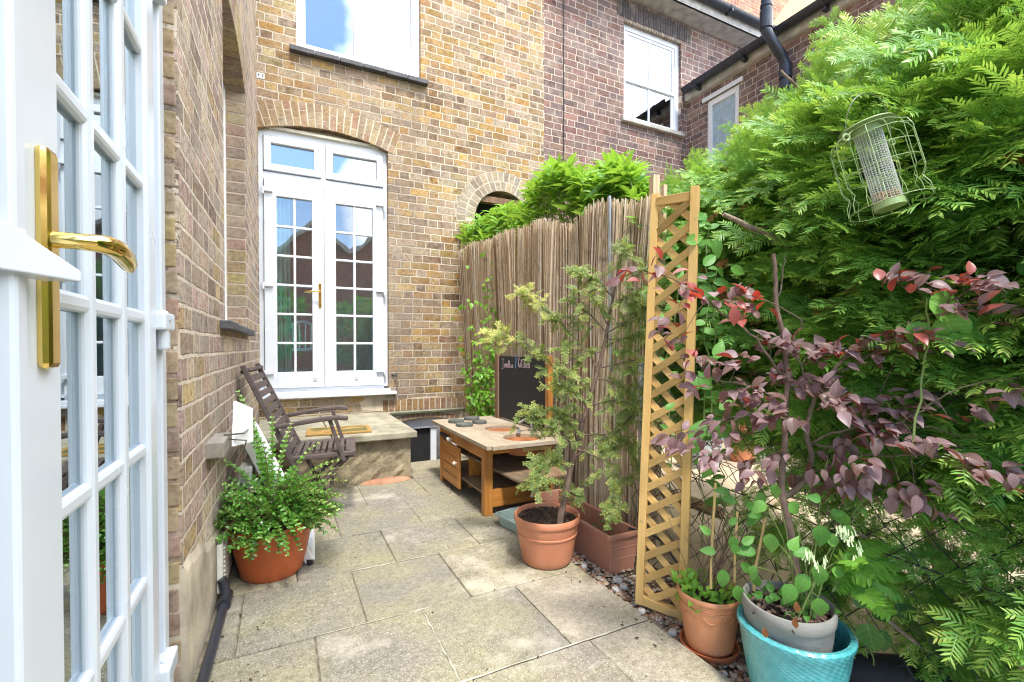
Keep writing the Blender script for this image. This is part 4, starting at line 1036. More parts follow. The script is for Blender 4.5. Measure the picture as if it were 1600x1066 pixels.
def soil(c, r, z, parent, name='soil'):
    m = MB(); n = 30; k = 9; vs = [(c[0], c[1], z + .008)]
    for j in range(1, k + 1):
        for i in range(n):
            a = 2 * PI * i / n; rr = r * j / k; vs.append((c[0] + rr * math.cos(a), c[1] + rr * math.sin(a), z + random.uniform(-.006, .008)))
    fs = [(0, 1 + i, 1 + (i + 1) % n) for i in range(n)]
    for j in range(k - 1):
        for i in range(n): a = 1 + j * n; fs.append((a + i, a + n + i, a + n + (i + 1) % n, a + (i + 1) % n))
    m.add(vs, fs)
    for _ in range(90):
        a = random.uniform(0, 6.28); rr = r * math.sqrt(random.random()) * .95; s = random.uniform(.003, .009)
        m.bar((c[0] + rr * math.cos(a), c[1] + rr * math.sin(a), z + .004), (c[0] + rr * math.cos(a) + random.uniform(-.03, .03), c[1] + rr * math.sin(a) + random.uniform(-.03, .03), z + .008 + random.uniform(0, .01)), s * .6, s * .4)
    return m.build(name, M['soil'], parent)

red = thing('potted_shrub', 'large red plastic pot overflowing with a small-leaved green shrub by the left wall', 'potted plant', (-.045, 2.40, 0))
RC = (-.045, 2.40, 0)
pot('pot', M['pot_red'], RC, .128, .188, .245, rim=.030, rimh=.042, parent=red)
soil(RC, .168, .215, red)

con = thing('potted_conifer', 'young feathery conifer growing in a round terracotta pot in front of the reed fence', 'potted plant', (1.14, 1.93, 0))
CC = (1.15, 1.935, 0)
pot('pot', M['pot_terra'], CC, .118, .160, .232, rim=.012, rimh=.034, parent=con, bands=(.72,))
soil(CC, .148, .205, con)
for k in range(8):
    a = k * PI / 4 + .2
v = MB()
for k in range(14):
    a = k * 2 * PI / 14
    v.box((CC[0] + .104 * math.cos(a) - .008, CC[1] + .104 * math.sin(a) - .008, -.001), (CC[0] + .104 * math.cos(a) + .008, CC[1] + .104 * math.sin(a) + .008, .008))

# trough
tr = thing('trough_planter', 'weathered rectangular terracotta-coloured trough on the pebbles behind the conifer pot', 'planter', (1.50, 2.1, 0))
def trough(x0, x1, y0, y1, z0, z1, tap=.02, th=.010):
    m = MB()
    o0 = [(x0 + tap, y0 + tap), (x1 - tap, y0 + tap), (x1 - tap, y1 - tap), (x0 + tap, y1 - tap)]
    o1 = [(x0 + .004, y0 + .004), (x1 - .004, y0 + .004), (x1 - .004, y1 - .004), (x0 + .004, y1 - .004)]
    r = [(x0 - .006, y0 - .006), (x1 + .006, y0 - .006), (x1 + .006, y1 + .006), (x0 - .006, y1 + .006)]
    i1 = [(x0 + th, y0 + th), (x1 - th, y0 + th), (x1 - th, y1 - th), (x0 + th, y1 - th)]
    i0 = [(x0 + tap + th, y0 + tap + th), (x1 - tap - th, y0 + tap + th), (x1 - tap - th, y1 - tap - th), (x0 + tap + th, y1 - tap - th)]
    rings = [(o0, z0), (o1, z1 - .022), (r, z1 - .021), (r, z1 - .002), (i1, z1), (i0, z0 + .02)]
    vs = [(p[0], p[1], z) for ring, z in rings for p in ring]
    fs = [(3, 2, 1, 0)]
    for k in range(len(rings) - 1): fs += [(k * 4 + i, k * 4 + (i + 1) % 4, k * 4 + 4 + (i + 1) % 4, k * 4 + 4 + i) for i in range(4)]
    b = (len(rings) - 1) * 4; fs.append((b, b + 1, b + 2, b + 3)); m.add(vs, fs)
    for f_ in (.36, .62): # ribs
        z = z0 + (z1 - z0) * f_; q = tap * (1 - f_) + .003
        m.box((x0 + q - .004, y0 + q - .004, z), (x1 - q + .004, y0 + q + .002, z + .006)); m.box((x0 + q - .004, y0 + q, z), (x0 + q + .002, y1 - q, z + .006))
    return m
trough(1.345, 1.525, 1.70, 2.42, -.03, .165).build('box', M['pot_trough'], tr, bevel=.003)
m = MB(); m.box((1.38, 1.74, .05), (1.49, 2.38, .07)); m.build('soil', M['soil'], tr)

# small orange pot with saucer
sp_ = thing('orange_pot_plant', 'small orange pot with moulded waves and leafy plants, beside the lattice panel', 'potted plant', (1.345, 1.14, -.035))
SC = (1.345, 1.145, -.02)
m = MB(); m.lathe((SC[0], SC[1], -.035), [(.001, 0), (.082, 0), (.094, .012), (.098, .034), (.094, .034), (.088, .014), (.001, .01)], 44); m.build('saucer', M['pot_saucer'], sp_, smooth=True)
pot('pot', M['pot_orange'], SC, .077, .108, .205, rim=.010, rimh=.02, parent=sp_, th=.006)
m = MB()
for k in range(12):   # moulded scallops
    a0_ = 2 * PI * k / 12; pts = []
    for i in range(9):
        a = a0_ + (2 * PI / 12) * i / 8; z = .150 - .018 * math.sin(PI * i / 8); r = .0775 + (.1025 - .077) * (z / .185) ** .9 + .0022
        pts.append((SC[0] + r * math.cos(a), SC[1] + r * math.sin(a), SC[2] + z))
    m.tube(pts, .0017, 6)
for z in (.165, .172):
    r = .0775 + (.1025 - .077) * (z / .185) ** .9 + .001
    m.tube([(SC[0] + r * math.cos(a), SC[1] + r * math.sin(a), SC[2] + z) for a in [2 * PI * i / 40 for i in range(41)]], .0012, 6)
m.build('relief', M['pot_orange'], sp_)
soil(SC, .095, .155, sp_)

# teal outer pot
TC = (1.355, .85, -.035)
te = MB(); te.lathe((0, 0, 0), [(.001, 0), (.095, 0), (.106, .01), (.118, .06), (.130, .12), (.140, .18), (.146, .225), (.153, .240), (.153, .250), (.147, .256), (.136, .254), (.132, .245), (.126, .18), (.10, .03), (.001, .02)], 72)
o = te.build('glazed_pot', M['teal'], None, None, smooth=True); o.location = TC; tag(o, 'turquoise glazed dimpled pot holding a grey bowl, at the front', 'pot')
# grey bowl with the copper beech
be = thing('potted_beech', 'young purple-leaved beech tree in a grey stone bowl set in the turquoise pot', 'potted tree', (1.355, .852, .17))
BC = (1.345, .862, .155)
m = MB(); m.lathe(BC, [(.001, 0), (.100, 0), (.108, .012), (.115, .05), (.119, .09), (.123, .095), (.124, .12), (.121, .128), (.115, .128), (.111, .12), (.105, .05), (.001, .04)], 60, wob=lambda a, z: .002 * math.sin(3 * a + z * 20)); m.build('bowl', M['pot_grey'], be, smooth=True)
soil((BC[0], BC[1]), .110, BC[2] + .098, be)
m = MB()
for _ in range(70):
    a = random.uniform(0, 6.28); rr = .11 * math.sqrt(random.random()); p = Vector((BC[0] + rr * math.cos(a), BC[1] + rr * math.sin(a), BC[2] + .108 + random.uniform(0, .012)))
    d = Vector((random.uniform(-1, 1), random.uniform(-1, 1), random.uniform(-.3, .3))).normalized(); m.bar(p, p + d * random.uniform(.01, .03), random.uniform(.006, .014), .003)
m.build('bark_mulch', M['bark_red'], be)

# teal tray with pebbles
ty = thing('plastic_tray', 'pale teal plastic tray with a few stones on the paving by the play kitchen', 'tray', (1.20, 2.33, 0))
m = MB()
def rrect(cx, cy, hx, hy, r, z, ang=R(12)):
    pts = []
    for (sx, sy, s0) in ((1, 1, 0), (-1, 1, 1), (-1, -1, 2), (1, -1, 3)):
        for k in range(5):
            a = PI / 2 * s0 + PI / 2 * k / 4; x = sx * (hx - r) + r * math.cos(a); y = sy * (hy - r) + r * math.sin(a)
            pts.append((cx + x * math.cos(ang) - y * math.sin(ang), cy + x * math.sin(ang) + y * math.cos(ang), z))
    return pts
cx_, cy_ = 1.235, 2.36
L_ = [rrect(cx_, cy_, .085, .115, .03, .001), rrect(cx_, cy_, .095, .125, .03, .058), rrect(cx_, cy_, .106, .136, .035, .060), rrect(cx_, cy_, .106, .136, .035, .066), rrect(cx_, cy_, .093, .123, .03, .066), rrect(cx_, cy_, .083, .113, .03, .006)]
vs = [p for r_ in L_ for p in r_]; n = 20; fs = [tuple(range(n))]
for k in range(5): fs += [(k * n + i, k * n + (i + 1) % n, (k + 1) * n + (i + 1) % n, (k + 1) * n + i) for i in range(n)]
fs.append(tuple(range(5 * n, 6 * n))); m.add(vs, fs); m.build('tray', M['tray'], ty, smooth=True)
for i, (dx, dy, r, tt) in enumerate(((-.02, -.03, .030, .95), (.03, -.02, .018, .1), (.045, .03, .022, .5), (.0, .05, .02, .6))):
    m = MB(); m.lathe((cx_ + dx, cy_ + dy, .006), [(.001, 0), (r * .7, .002), (r, r * .45), (r * .75, r * .9), (.001, r * 1.05)], 14, sx=1.15, tint=tt)
    o = m.build('pebble', M['pebble'], None, (cx_ + dx, cy_ + dy, .006), smooth=True)
    tag(o, ['large white rounded stone lying in the teal tray', 'small dark rounded stone in the teal tray beside the white one', 'grey-brown stone at the far end of the teal tray', 'small pale stone near the back of the teal tray'][i], 'stone', 'stones in the tray')

# ------------------------------------------------------------------ play kitchen
mk = thing('play_kitchen', 'orange-stained wooden outdoor play kitchen with two sink holes and hob discs', 'play kitchen', (1.33, 3.0, 0))
kx0, kx1, ky0, ky1 = 1.105, 1.575, 2.60, 3.50
ZT = .452
for (x, y) in ((kx0, ky0), (kx0, ky1 - .055), (kx1 - .055, ky0), (kx1 - .055, ky1 - .055)):
    m = MB(); m.box((x, y, 0), (x + .055, y + .055, ZT - .022)); m.build('leg', M['oak_z'], mk, bevel=.004)
h1 = at(777, 667, Z=ZT); h2 = at(817, 684, Z=ZT)
wx0_, wx1_ = 1.075, 1.64; wy0, wy1 = 2.475, 3.62
h2 = Vector((1.395, 2.66, 0)); h1 = Vector((1.42, 3.02, 0))
hr = .125
top = MB()
def holed(mb, x0, x1, y0, y1, c, r, z0, z1):
    n = 32; pr = []
    cnr = [(x1, y1), (x0, y1), (x0, y0), (x1, y0)]
    for i in range(n):
        a = 2 * PI * i / n + PI / 4 * 0; dx, dy = math.cos(a), math.sin(a)
        ts = []
        if dx > 1e-9: ts.append((x1 - c[0]) / dx)
        if dx < -1e-9: ts.append((x0 - c[0]) / dx)
        if dy > 1e-9: ts.append((y1 - c[1]) / dy)
        if dy < -1e-9: ts.append((y0 - c[1]) / dy)
        t_ = min(ts); pr.append((c[0] + dx * t_, c[1] + dy * t_))
    loops = [[Vector((p[0], p[1], 0)) for p in ((x0, y0), (x1, y0), (x1, y1), (x0, y1))], [Vector((c[0] + r * math.cos(2 * PI * i / n), c[1] + r * math.sin(2 * PI * i / n), 0)) for i in range(n)]]
    tr_ = tessellate_polygon(loops); flat = [p for l in loops for p in l]
    for z in (z0, z1): mb.add([(p.x, p.y, z) for p in flat], [tuple(t_) for t_ in tr_])
    mb.add([(p.x, p.y, z0) for p in loops[1]] + [(p.x, p.y, z1) for p in loops[1]], [(i, (i + 1) % n, n + (i + 1) % n, n + i) for i in range(n)])
    mb.add([(p.x, p.y, z0) for p in loops[0]] + [(p.x, p.y, z1) for p in loops[0]], [(i, (i + 1) % 4, 4 + (i + 1) % 4, 4 + i) for i in range(4)])
zt0 = ZT - .022
sy = 2.842
M['sink'] = plain('stained_sink_interior', (.34, .12, .045), .5, var=.4)
holed(top, wx0_ + .0, wx1_, wy0 + .02, sy, h2, hr, zt0, ZT); holed(top, wx0_, wx1_, sy, 3.20, h1, hr, zt0, ZT); top.box((wx0_, 3.20, zt0), (wx1_, wy1, ZT)); top.box((wx0_ + .03, wy0, zt0), (wx1_ - .03, wy0 + .02, ZT))
top.build('worktop', M['worktop'], mk)
for i, hc in enumerate((h1, h2)):
    m = MB(); m.lathe((hc.x, hc.y, 0), [(hr - .001, ZT - .020), (hr - .014, ZT - .0205), (hr - .016, ZT - .03), (hr - .012, ZT - .05), (hr - .03, ZT - .10), (.001, ZT - .11)], 36); m.build('sink', M['sink'], mk, smooth=True)
for (x, y, r) in ((1.215, 3.42, .062), (1.375, 3.50, .062), (1.215, 3.24, .064), (1.36, 3.30, .056)):
    m = MB(); m.lathe((x, y, ZT + .0005), [(.001, 0), (r, 0), (r + .001, .004), (r, .018), (r - .003, .021), (.001, .021)], 32, wob=lambda a, z: .0015 * math.sin(5 * a)); m.build('hob_disc', plain('worn_grey_disc', (.10, .105, .095), .85, var=.5, nscale=20, bump=.6), mk, smooth=True)
m = MB(); m.box((kx0 + .004, ky0 + .055, .345), (kx0 + .024, ky1 - .055, zt0)); m.build('front_apron', M['oak_y'], mk, bevel=.002)
m = MB(); m.box((kx0 + .055, ky0 + .006, .375), (kx1 - .055, ky0 + .026, zt0)); m.build('end_apron', M['oak_x'], mk, bevel=.002)
m = MB(); m.box((kx0 + .22, wy0 + .03, .395), (kx1 - .05, wy0 + .055, .418)); m.build('batten', M['cane'], mk, bevel=.002)
m = MB(); m.box((kx0 + .055, ky0 + .01, .045), (kx1 - .055, ky0 + .032, .155)); m.build('end_board', M['oak_x'], mk, bevel=.003)
m = MB(); m.box((kx1 - .05, ky0 + .055, .05), (kx1 - .03, ky1 - .055, .20)); m.box((kx0 + .07, 3.04, .05), (kx1 - .055, 3.055, .40)); m.build('inner_panel', M['oak_y'], mk)
m = MB(); m.box((kx0 + .015, ky0 + .035, .118), (kx1 - .05, ky1 - .01, .132)); m.build('lower_shelf', M['shelfboard'], mk)
# loose slanting shelf board sticking out at the end
m = MB(); m.hexa([(kx0 + .02, 3.30, .285), (kx1 - .06, 3.30, .285), (1.60, 2.40, .243), (1.235, 2.40, .238), (kx0 + .02, 3.30, .300), (kx1 - .06, 3.30, .300), (1.60, 2.40, .258), (1.235, 2.40, .254)]); m.build('shelf', M['shelfboard'], mk, bevel=.003)
m = MB(); m.hexa([(1.36, 2.47, .12), (1.385, 2.47, .12), (1.385, 2.49, .12), (1.36, 2.49, .12), (1.40, 2.45, .235), (1.43, 2.45, .235), (1.43, 2.47, .235), (1.40, 2.47, .235)]); m.build('prop', M['paint_white'], mk)
m = MB(); m.box((kx0 - .012, 3.03, .05), (kx0 + .006, 3.40, .335)); dr = m.build('door', M['oak_y'], mk, bevel=.004)
for k in range(3):
    m = MB(); m.box((kx0 - .0135, 3.07, .118 + .068 * k), (kx0 - .0119, 3.36, .122 + .068 * k)); m.build('groove', M['black'], dr)
m = MB(); m.tube([(kx0 - .012, 3.075, .225), (kx0 - .022, 3.075, .225)], .006, 10); m.ball((kx0 - .030, 3.075, .225), .0135, 14); m.build('door_knob', plain('cream_knob', (.72, .66, .50), .35), dr, smooth=True)
for k in range(4):
    m = MB(); y = 3.43 - .048 * k; m.tube([(kx0 + .004, y, .372), (kx0 - .020, y, .372)], .0145, 12); m.build('knob', M['black_pvc'], mk, bevel=.003)
m = MB(); m.tube([(kx0 + .004, 3.225, .368), (kx0 - .012, 3.225, .368)], .007, 10); m.ball((kx0 - .02, 3.225, .368), .016, 14); m.build('knob', plain('white_knob', (.80, .76, .66), .35), mk, smooth=True)
for (x, y, z) in ((kx0 - .001, ky0 + .028, .35), (kx0 - .001, ky0 + .028, .405)):
    pass
for z in (.35, .41):
    m = MB(); m.tube([(kx0 + .036, ky0 - .004, z), (kx0 + .036, ky0 + .002, z)], .006, 8); m.build('bolt', M['steel'], mk)
# chalkboard
XB = 1.60; by0, by1 = 2.66, 3.50
m = MB(); m.box((XB, by0 + .04, .47), (XB + .012, by1 - .04, .965)); cbd = m.build('chalkboard', M['board_black'], mk)
m = MB(); m.box((XB - .014, by1 - .04, .0), (XB + .022, by1 + .02, 1.0)); m.build('board_post', M['post'], mk, bevel=.003)
m = MB(); m.box((XB - .014, by0 - .01, .0), (XB + .022, by0 + .035, .98)); m.build('board_post', M['oak_z'], mk, bevel=.003)
def chalk(strokes, y0, z0, s, mat, w=.0032):
    m = MB(); yy = y0
    for pts in strokes:
        for a, b in zip(pts[:-1], pts[1:]):
            A_ = Vector((XB - .0015, y0 - a[0] * s, z0 + a[1] * s)); B_ = Vector((XB - .0015, y0 - b[0] * s, z0 + b[1] * s)); m.bar(A_, B_, w, .001, (1, 0, 0))
    return m.build('writing', mat, cbd)
def glyph(chs):
    G = {'J': ([[(.0, 1.5), (.9, 1.5)], [(.5, 1.5), (.5, .1), (.3, -.3), (0, -.2)]], 1.0), 'o': ([[(.3, .7), (.05, .4), (.25, 0), (.5, .3), (.3, .7)]], .62),
         'n': ([[(0, .7), (.05, 0)], [(.05, .5), (.3, .7), (.4, .4), (.4, 0)]], .55), 'e': ([[(.05, .35), (.45, .4), (.3, .7), (.05, .4), (.2, 0), (.5, .1)]], .6),
         'l': ([[(.05, 1.3), (.08, .1), (.25, 0)]], .33), 'a': ([[(.4, .6), (.1, .5), (.1, .1), (.4, .2), (.4, .65), (.45, 0), (.55, .05)]], .66),
         "'": ([[(.1, 1.5), (.0, 1.1)]], .25), 's': ([[(.4, .6), (.1, .6), (.35, .25), (.05, 0)]], .5), 'K': ([[(.05, 1.5), (.1, 0)], [(.6, 1.4), (.1, .7), (.6, 0)]], .75), 'i': ([[(.1, .7), (.12, 0)], [(.1, 1.0), (.12, 1.06)]], .28),
         't': ([[(.15, 1.2), (.18, 0)], [(0, .8), (.4, .85)]], .42), 'c': ([[(.45, .6), (.1, .45), (.2, 0), (.5, .1)]], .55), 'h': ([[(.05, 1.3), (.08, 0)], [(.08, .5), (.3, .65), (.4, 0)]], .55), ' ': ([], .5)}
    x = 0; out = []
    for c in chs:
        st_, w_ = G[c]; out += [[(px_ + x, pz) for px_, pz in s] for s in st_]; x += w_
    return out
chalk(glyph("Jonellaa"), 3.405, .875, .044, M['chalk_pink']); chalk(glyph("Kitchen"), 3.12, .885, .052, M['chalk_pink']); chalk([[(0, 0), (.25, 2.2)]], 3.16, .875, .044, M['chalk_blue'], .005)
# tap and jug on the worktop
m = MB(); tp = Vector((1.56, 2.83, ZT)); m.lathe(tp, [(.001, 0), (.026, 0), (.026, .012), (.014, .02), (.012, .075), (.001, .08)], 16); m.tube([tp + Vector((0, 0, .07)), tp + Vector((-.05, 0, .088)), tp + Vector((-.105, -.01, .066))], .009, 10); m.box(tp + Vector((-.008, -.03, .08)), tp + Vector((.008, .03, .094))); m.build('tap', M['steel'], mk, smooth=True)
m = MB(); m.lathe((1.575, 2.60, ZT + .0005), [(.001, 0), (.030, 0), (.041, .065), (.044, .066), (.044, .070), (.039, .070), (.028, .005), (.001, .004)], 24); m.tube([(1.575, 2.645, ZT + .06), (1.575, 2.672, ZT + .05), (1.575, 2.665, ZT + .02), (1.575, 2.635, ZT + .015)], .004, 8)
o = m.build('metal_jug', M['steel'], None, (1.575, 2.6, ZT), smooth=True); tag(o, 'small dull metal jug standing on the play kitchen worktop', 'jug')
m = MB(); m.tube([(1.50, 2.93, ZT + .012), (1.44, 2.80, ZT + .016)], .007, 8); m.tube([(1.44, 2.80, ZT + .016), (1.425, 2.765, ZT + .02)], [.012, .016], 10)
o = m.build('spatula', M['steel'], None, (1.47, 2.87, ZT + .01)); tag(o, 'small metal utensil lying between the two sink holes of the play kitchen', 'utensil')

# ------------------------------------------------------------------ reed fence
rf = thing('reed_fence', 'leaning dry reed screen fence along the right side of the patio', 'fence', (1.74, 3.2, 0))
tops = [(715, 392), (735, 380), (760, 372), (800, 357), (830, 346), (850, 341), (868, 346), (885, 350), (905, 332), (930, 316), (938, 312), (960, 312), (985, 312), (1000, 309), (1030, 300)]
prof_ = []
for (x, y) in tops:
    f_ = (x - 715) / 300; p = at(x, y, X=1.60 + .13 * f_); prof_.append((p.y, p.z, p.x))
prof_.sort()
def top_z(y):
    for a, b in zip(prof_[:-1], prof_[1:]):
        if a[0] <= y <= b[0]:
            q = (y - a[0]) / (b[0] - a[0]); return a[1] + (b[1] - a[1]) * q
    return prof_[0][1] if y < prof_[0][0] else prof_[-1][1]
ytmin, ytmax = prof_[0][0], prof_[-1][0]
m = MB(); nr = 860
for i in range(nr):
    s = i / (nr - 1); lay = i % 2
    yt = ytmin + .0 + (ytmax - ytmin) * s + random.uniform(-.012, .012)
    yb = 1.93 + (4.80 - 1.93) * s + random.uniform(-.015, .015) - .10 * math.sin(s * 9) * .25
    fan = .05 * math.sin(s * 17) + .035 * math.sin(s * 41)
    xt = 1.73 - .13 * s + lay * .014 + random.uniform(-.014, .014) + .018 * math.sin(s * 28); xb = 1.745 + .13 * s + lay * .012 + random.uniform(-.006, .006) + .014 * math.sin(s * 31)
    zt = top_z(yt) + random.uniform(-.025, .012) - (.06 if random.random() < .04 else 0)
    z0 = random.uniform(-.02, .02); r = random.uniform(.0018, .0052)
    b = random.uniform(-.012, .012); b2 = random.uniform(-.012, .012)
    t_ = min(1, max(0, random.gauss(.58, .27))); 
    if random.random() < .08: t_ = random.uniform(0, .2)
    if random.random() < .03: r *= 1.7
    m.tube([(xb, yb, z0), (xb * .65 + xt * .35 + b, yb * .65 + (yt + fan) * .35 + b2, z0 + zt * .35), (xb * .3 + xt * .7 + b2 * .6, yb * .3 + (yt + fan * .6) * .7 + b, zt * .7), (xt, yt, zt)], [r, r, r * .95, r * .8], 5, tint=t_)
m.build('reeds', M['reed'], rf)
for h in (.12, .5, .9, 1.3, 1.62):
    m = MB(); pts = []
    for i in range(61):
        s = i / 60; hh = h * (1 + .05 * math.sin(i * .5)); q = hh / 1.85
        pts.append((1.745 + .13 * s + (-.015 - .26 * s) * q - .016, 1.93 + 2.87 * s + (ytmin - 1.93 + (ytmax - 4.8 - ytmin + 1.93) * s) * q, hh + .008 * math.sin(i * 1.7)))
    m.tube(pts, .0014, 5); m.build('binding_wire', M['wire'], rf)
# posts
m = MB(); m.bar((1.845, 4.62, 0), (1.80, 4.60, 1.35), .06, .06); m.build('post', M['post'], rf)
m = MB(); pT = at(1020, 272, X=1.76)
m.bar((1.80, 1.93, -.1), (1.79, pT.y + .02, pT.z), .035, .05); m.bar((1.80, 1.88, -.1), (1.79, pT.y - .05, pT.z - .07), .02, .03); m.build('post', M['reed'], rf)
m = MB(); m.tube([(1.69, 2.13, .9), (1.685, 2.14, top_z(2.2))], .011, 10); m.build('metal_rod', M['steel'], rf)

# ------------------------------------------------------------------ lattice trellis panel
tl_ = thing('trellis_panel', 'narrow treated-pine diamond lattice panel standing upright at the end of the reed fence', 'trellis', (1.31, 1.36, 0))
BL = at(995, 940, Z=0.0); BR = at(1071, 972, Z=-.03)
TL = at(1021, 308, T=1.88); TR = at(1091, 295, T=1.70)
ax = (BR - BL); ww_ = ax.length
def tp_(u, v, off=0):
    a = BL + (BR - BL) * u; b = TL + (TR - TL) * u; p = a + (b - a) * v
    n = (BR - BL).cross(TL - BL).normalized(); return p + n * off
nrm = (BR - BL).cross(TL - BL).normalized()
if nrm.dot(-BL) < 0: nrm = -nrm; 
def tpo(u, v, off=0):
    a = BL + (BR - BL) * u; b = TL + (TR - TL) * u; return a + (b - a) * v + nrm * off
for (u, nm) in ((.06, 'upright'), (.94, 'upright')):
    m = MB(); m.bar(tpo(u, 0), tpo(u, 1.005), .030, .036, nrm); m.build(nm, M['pine_z'], tl_, bevel=.002)
m = MB(); m.bar(tpo(.12, .985), tpo(.88, .985), .030, .034, (0, 0, 1)); m.build('top_rail', M['pine_d'], tl_, bevel=.002)
m = MB(); m.bar(tpo(.12, .012), tpo(.88, .012), .030, .034, (0, 0, 1)); m.build('bottom_rail', M['pine_d'], tl_, bevel=.002)
Ht = (TL - BL).length; du_ = .86; stepv = .0565
def diag(sgn, off, tint):
    m = MB(); rise_v = (ww_ * .86) / Ht * 1.0 * .80
    k = -int(rise_v / stepv) - 1
    while k * stepv < 1:
        v0 = k * stepv + (.0 if sgn > 0 else .028); v1 = v0 + rise_v
        u0, u1 = .07, .93
        a0__, a1__ = 0.0, 1.0
        if v0 < .015: a0__ = (.015 - v0) / rise_v
        if v1 > .982: a1__ = (.982 - v0) / rise_v
        if a1__ - a0__ > .06:
            ua = u0 + (u1 - u0) * a0__; ub = u0 + (u1 - u0) * a1__
            if sgn < 0: ua, ub = 1 - ua, 1 - ub
            p = tpo(ua, v0 + rise_v * a0__, off); q_ = tpo(ub, v0 + rise_v * a1__, off)
            m.bar(p, q_, .008, .027, (q_ - p).cross(nrm), tint=random.uniform(.1, 1))
        k += 1
    return m
diag(1, .0045, 1).build('lattice', M['pine_d'], tl_, bevel=.0015)
diag(-1, -.0045, 1).build('lattice', M['pine_d'], tl_, bevel=.0015)

# ------------------------------------------------------------------ chain link fence
cl = thing('chain_link_fence', 'low black chain-link fence running behind the pots on the right', 'fence', (1.60, .8, 0))
m = MB(); pitch = .055; y0c, y1c, z0c, z1c = -.35, 1.86, -.03, .92
def cx_at(y): return 1.585 + .012 * math.sin(y * 7) + .03 * (y - .7)
nz = int((z1c - z0c) / pitch)
i = 0
while y0c + i * pitch < y1c:
    yb = y0c + i * pitch; pts = []
    for k in range(nz + 1):
        y = yb + (pitch / 2 if (k + i) % 2 else -pitch / 2) * 1.0; z = z0c + k * pitch / 1.0
        pts.append(Vector((cx_at(y) + (.004 if k % 2 else -.004), y + .006 * math.sin(k * .9 + i), z + .006 * math.sin(i * 1.3 + k))))
    m.tube(pts, .0021, 4, cap=False); i += 1
m.build('mesh', M['chain'], cl)
for z in (.93, .45, .02):
    m = MB(); m.tube([(cx_at(y), y, z - .02 * math.sin(y * 3)) for y in [y0c + (y1c - y0c) * k / 24 for k in range(25)]], .0025, 5); m.build('line_wire', M['chain'], cl)
m = MB(); m.tube([(1.66, 1.84, -.1), (1.66, 1.84, .98)], .018, 10); m.build('post', M['steel'], cl)
# hose lying through it
m = MB(); m.tube([(1.50 + .05 * math.sin(k), 1.75 - .09 * k, .16 - .006 * k + .01 * math.sin(k * 1.3)) for k in range(12)], .006, 8)
o = m.build('black_cable', M['cable'], None, (1.5, 1.3, .1), smooth=True); tag(o, 'thin black cable sagging along the chain-link fence behind the lattice', 'cable')

# ------------------------------------------------------------------ bird feeder (tilted)
fp = at(1372, 262, T=1.2)
fd = thing('bird_feeder', 'pale green wire cage bird feeder with peanut tube hanging tilted in the hedge', 'bird feeder', fp)
FR = Matrix.Rotation(R(-15), 3, FW) @ Matrix.Rotation(R(0), 3, 'X')
vd = Vector((fp.x, fp.y, fp.z - CZ)).normalized(); FR = Matrix.Rotation(R(-14), 3, vd)
def fpt(r, a, z): return fp + FR @ Vector((r * math.cos(a), r * math.sin(a), z))
FR_ = .088
m = MB()
for k in range(14):
    a = 2 * PI * k / 14
    m.tube([fpt(.030, a, .108), fpt(.055, a, .104), fpt(FR_ * .92, a, .088), fpt(FR_, a, .070), fpt(FR_, a, -.040), fpt(FR_ * .86, a, -.062), fpt(FR_ * .98, a, -.085), fpt(FR_ * 1.0, a, -.108)], .0009, 5)
for (z, r) in ((.070, FR_), (.030, FR_), (-.012, FR_), (-.108, FR_), (.100, .06)):
    m.tube([fpt(r * 1.0, 2 * PI * k / 32, z) for k in range(33)], .0009, 5, cap=False)
m.build('cage', M['feeder'], fd)
m = MB(); rt_ = .030
for k in range(26):
    a = 2 * PI * k / 26; m.tube([fpt(rt_, a, -.098), fpt(rt_, a, .10)], .0006, 4, cap=False)
for k in range(34): m.tube([fpt(rt_, 2 * PI * j / 18, -.098 + .198 * k / 33) for j in range(19)], .0006, 4, cap=False)
m.build('mesh_tube', M['feeder_mesh'], fd)
m = MB()
for _ in range(120):
    a = random.uniform(0, 6.28); r = .026 * math.sqrt(random.random()); z = random.uniform(-.095, -.068); c = fpt(r, a, z); m.ball(c, random.uniform(.0028, .004), 6, 4, tint=random.random())
m.build('seed', M['nuts'], fd)
def fl_lathe(prof, name, seg=32):
    m = MB(); vs = []; 
    for (r, z) in prof:
        for k in range(seg): vs.append(fpt(r, 2 * PI * k / seg, z))
    fs = [(i * seg + k, i * seg + (k + 1) % seg, (i + 1) * seg + (k + 1) % seg, (i + 1) * seg + k) for i in range(len(prof) - 1) for k in range(seg)]
    m.add(vs, fs); return m.build(name, M['feeder'], fd, smooth=True)
fl_lathe([(.001, .136), (.010, .133), (.012, .125), (.03, .121), (.060, .113), (.062, .110), (.032, .108), (.032, .092), (.001, .092)], 'lid')
fl_lathe([(.001, -.096), (.033, -.096), (.034, -.112), (.001, -.114)], 'base')
m = MB()
for s in (0, PI):
    m.tube([fpt(FR_ + .006 + .009 * math.cos(t_), s, .078 + .009 * math.sin(t_)) if False else fpt(FR_ + .008, s, .078) + Vector((0, 0, 0)) + (RT * math.cos(t_) + UP * math.sin(t_)) * .008 for t_ in [2 * PI * k / 16 for k in range(17)]], .003, 6)
m.build('eyelet', M['feeder'], fd)
m = MB(); pts = [fpt(FR_ + .008, PI, .085)]
e0 = fpt(FR_ + .008, PI, .085); e1 = fpt(FR_ + .008, 0, .085)
for k in range(1, 16):
    t_ = PI * k / 16; c = (e0 + e1) / 2; pts.append(c + (e0 - e1) / 2 * math.cos(t_) + Vector((0, 0, 1)) * .115 * math.sin(t_) ** .8)
pts.append(e1); m.tube(pts, .0011, 5); m.build('handle', M['wire'], fd)

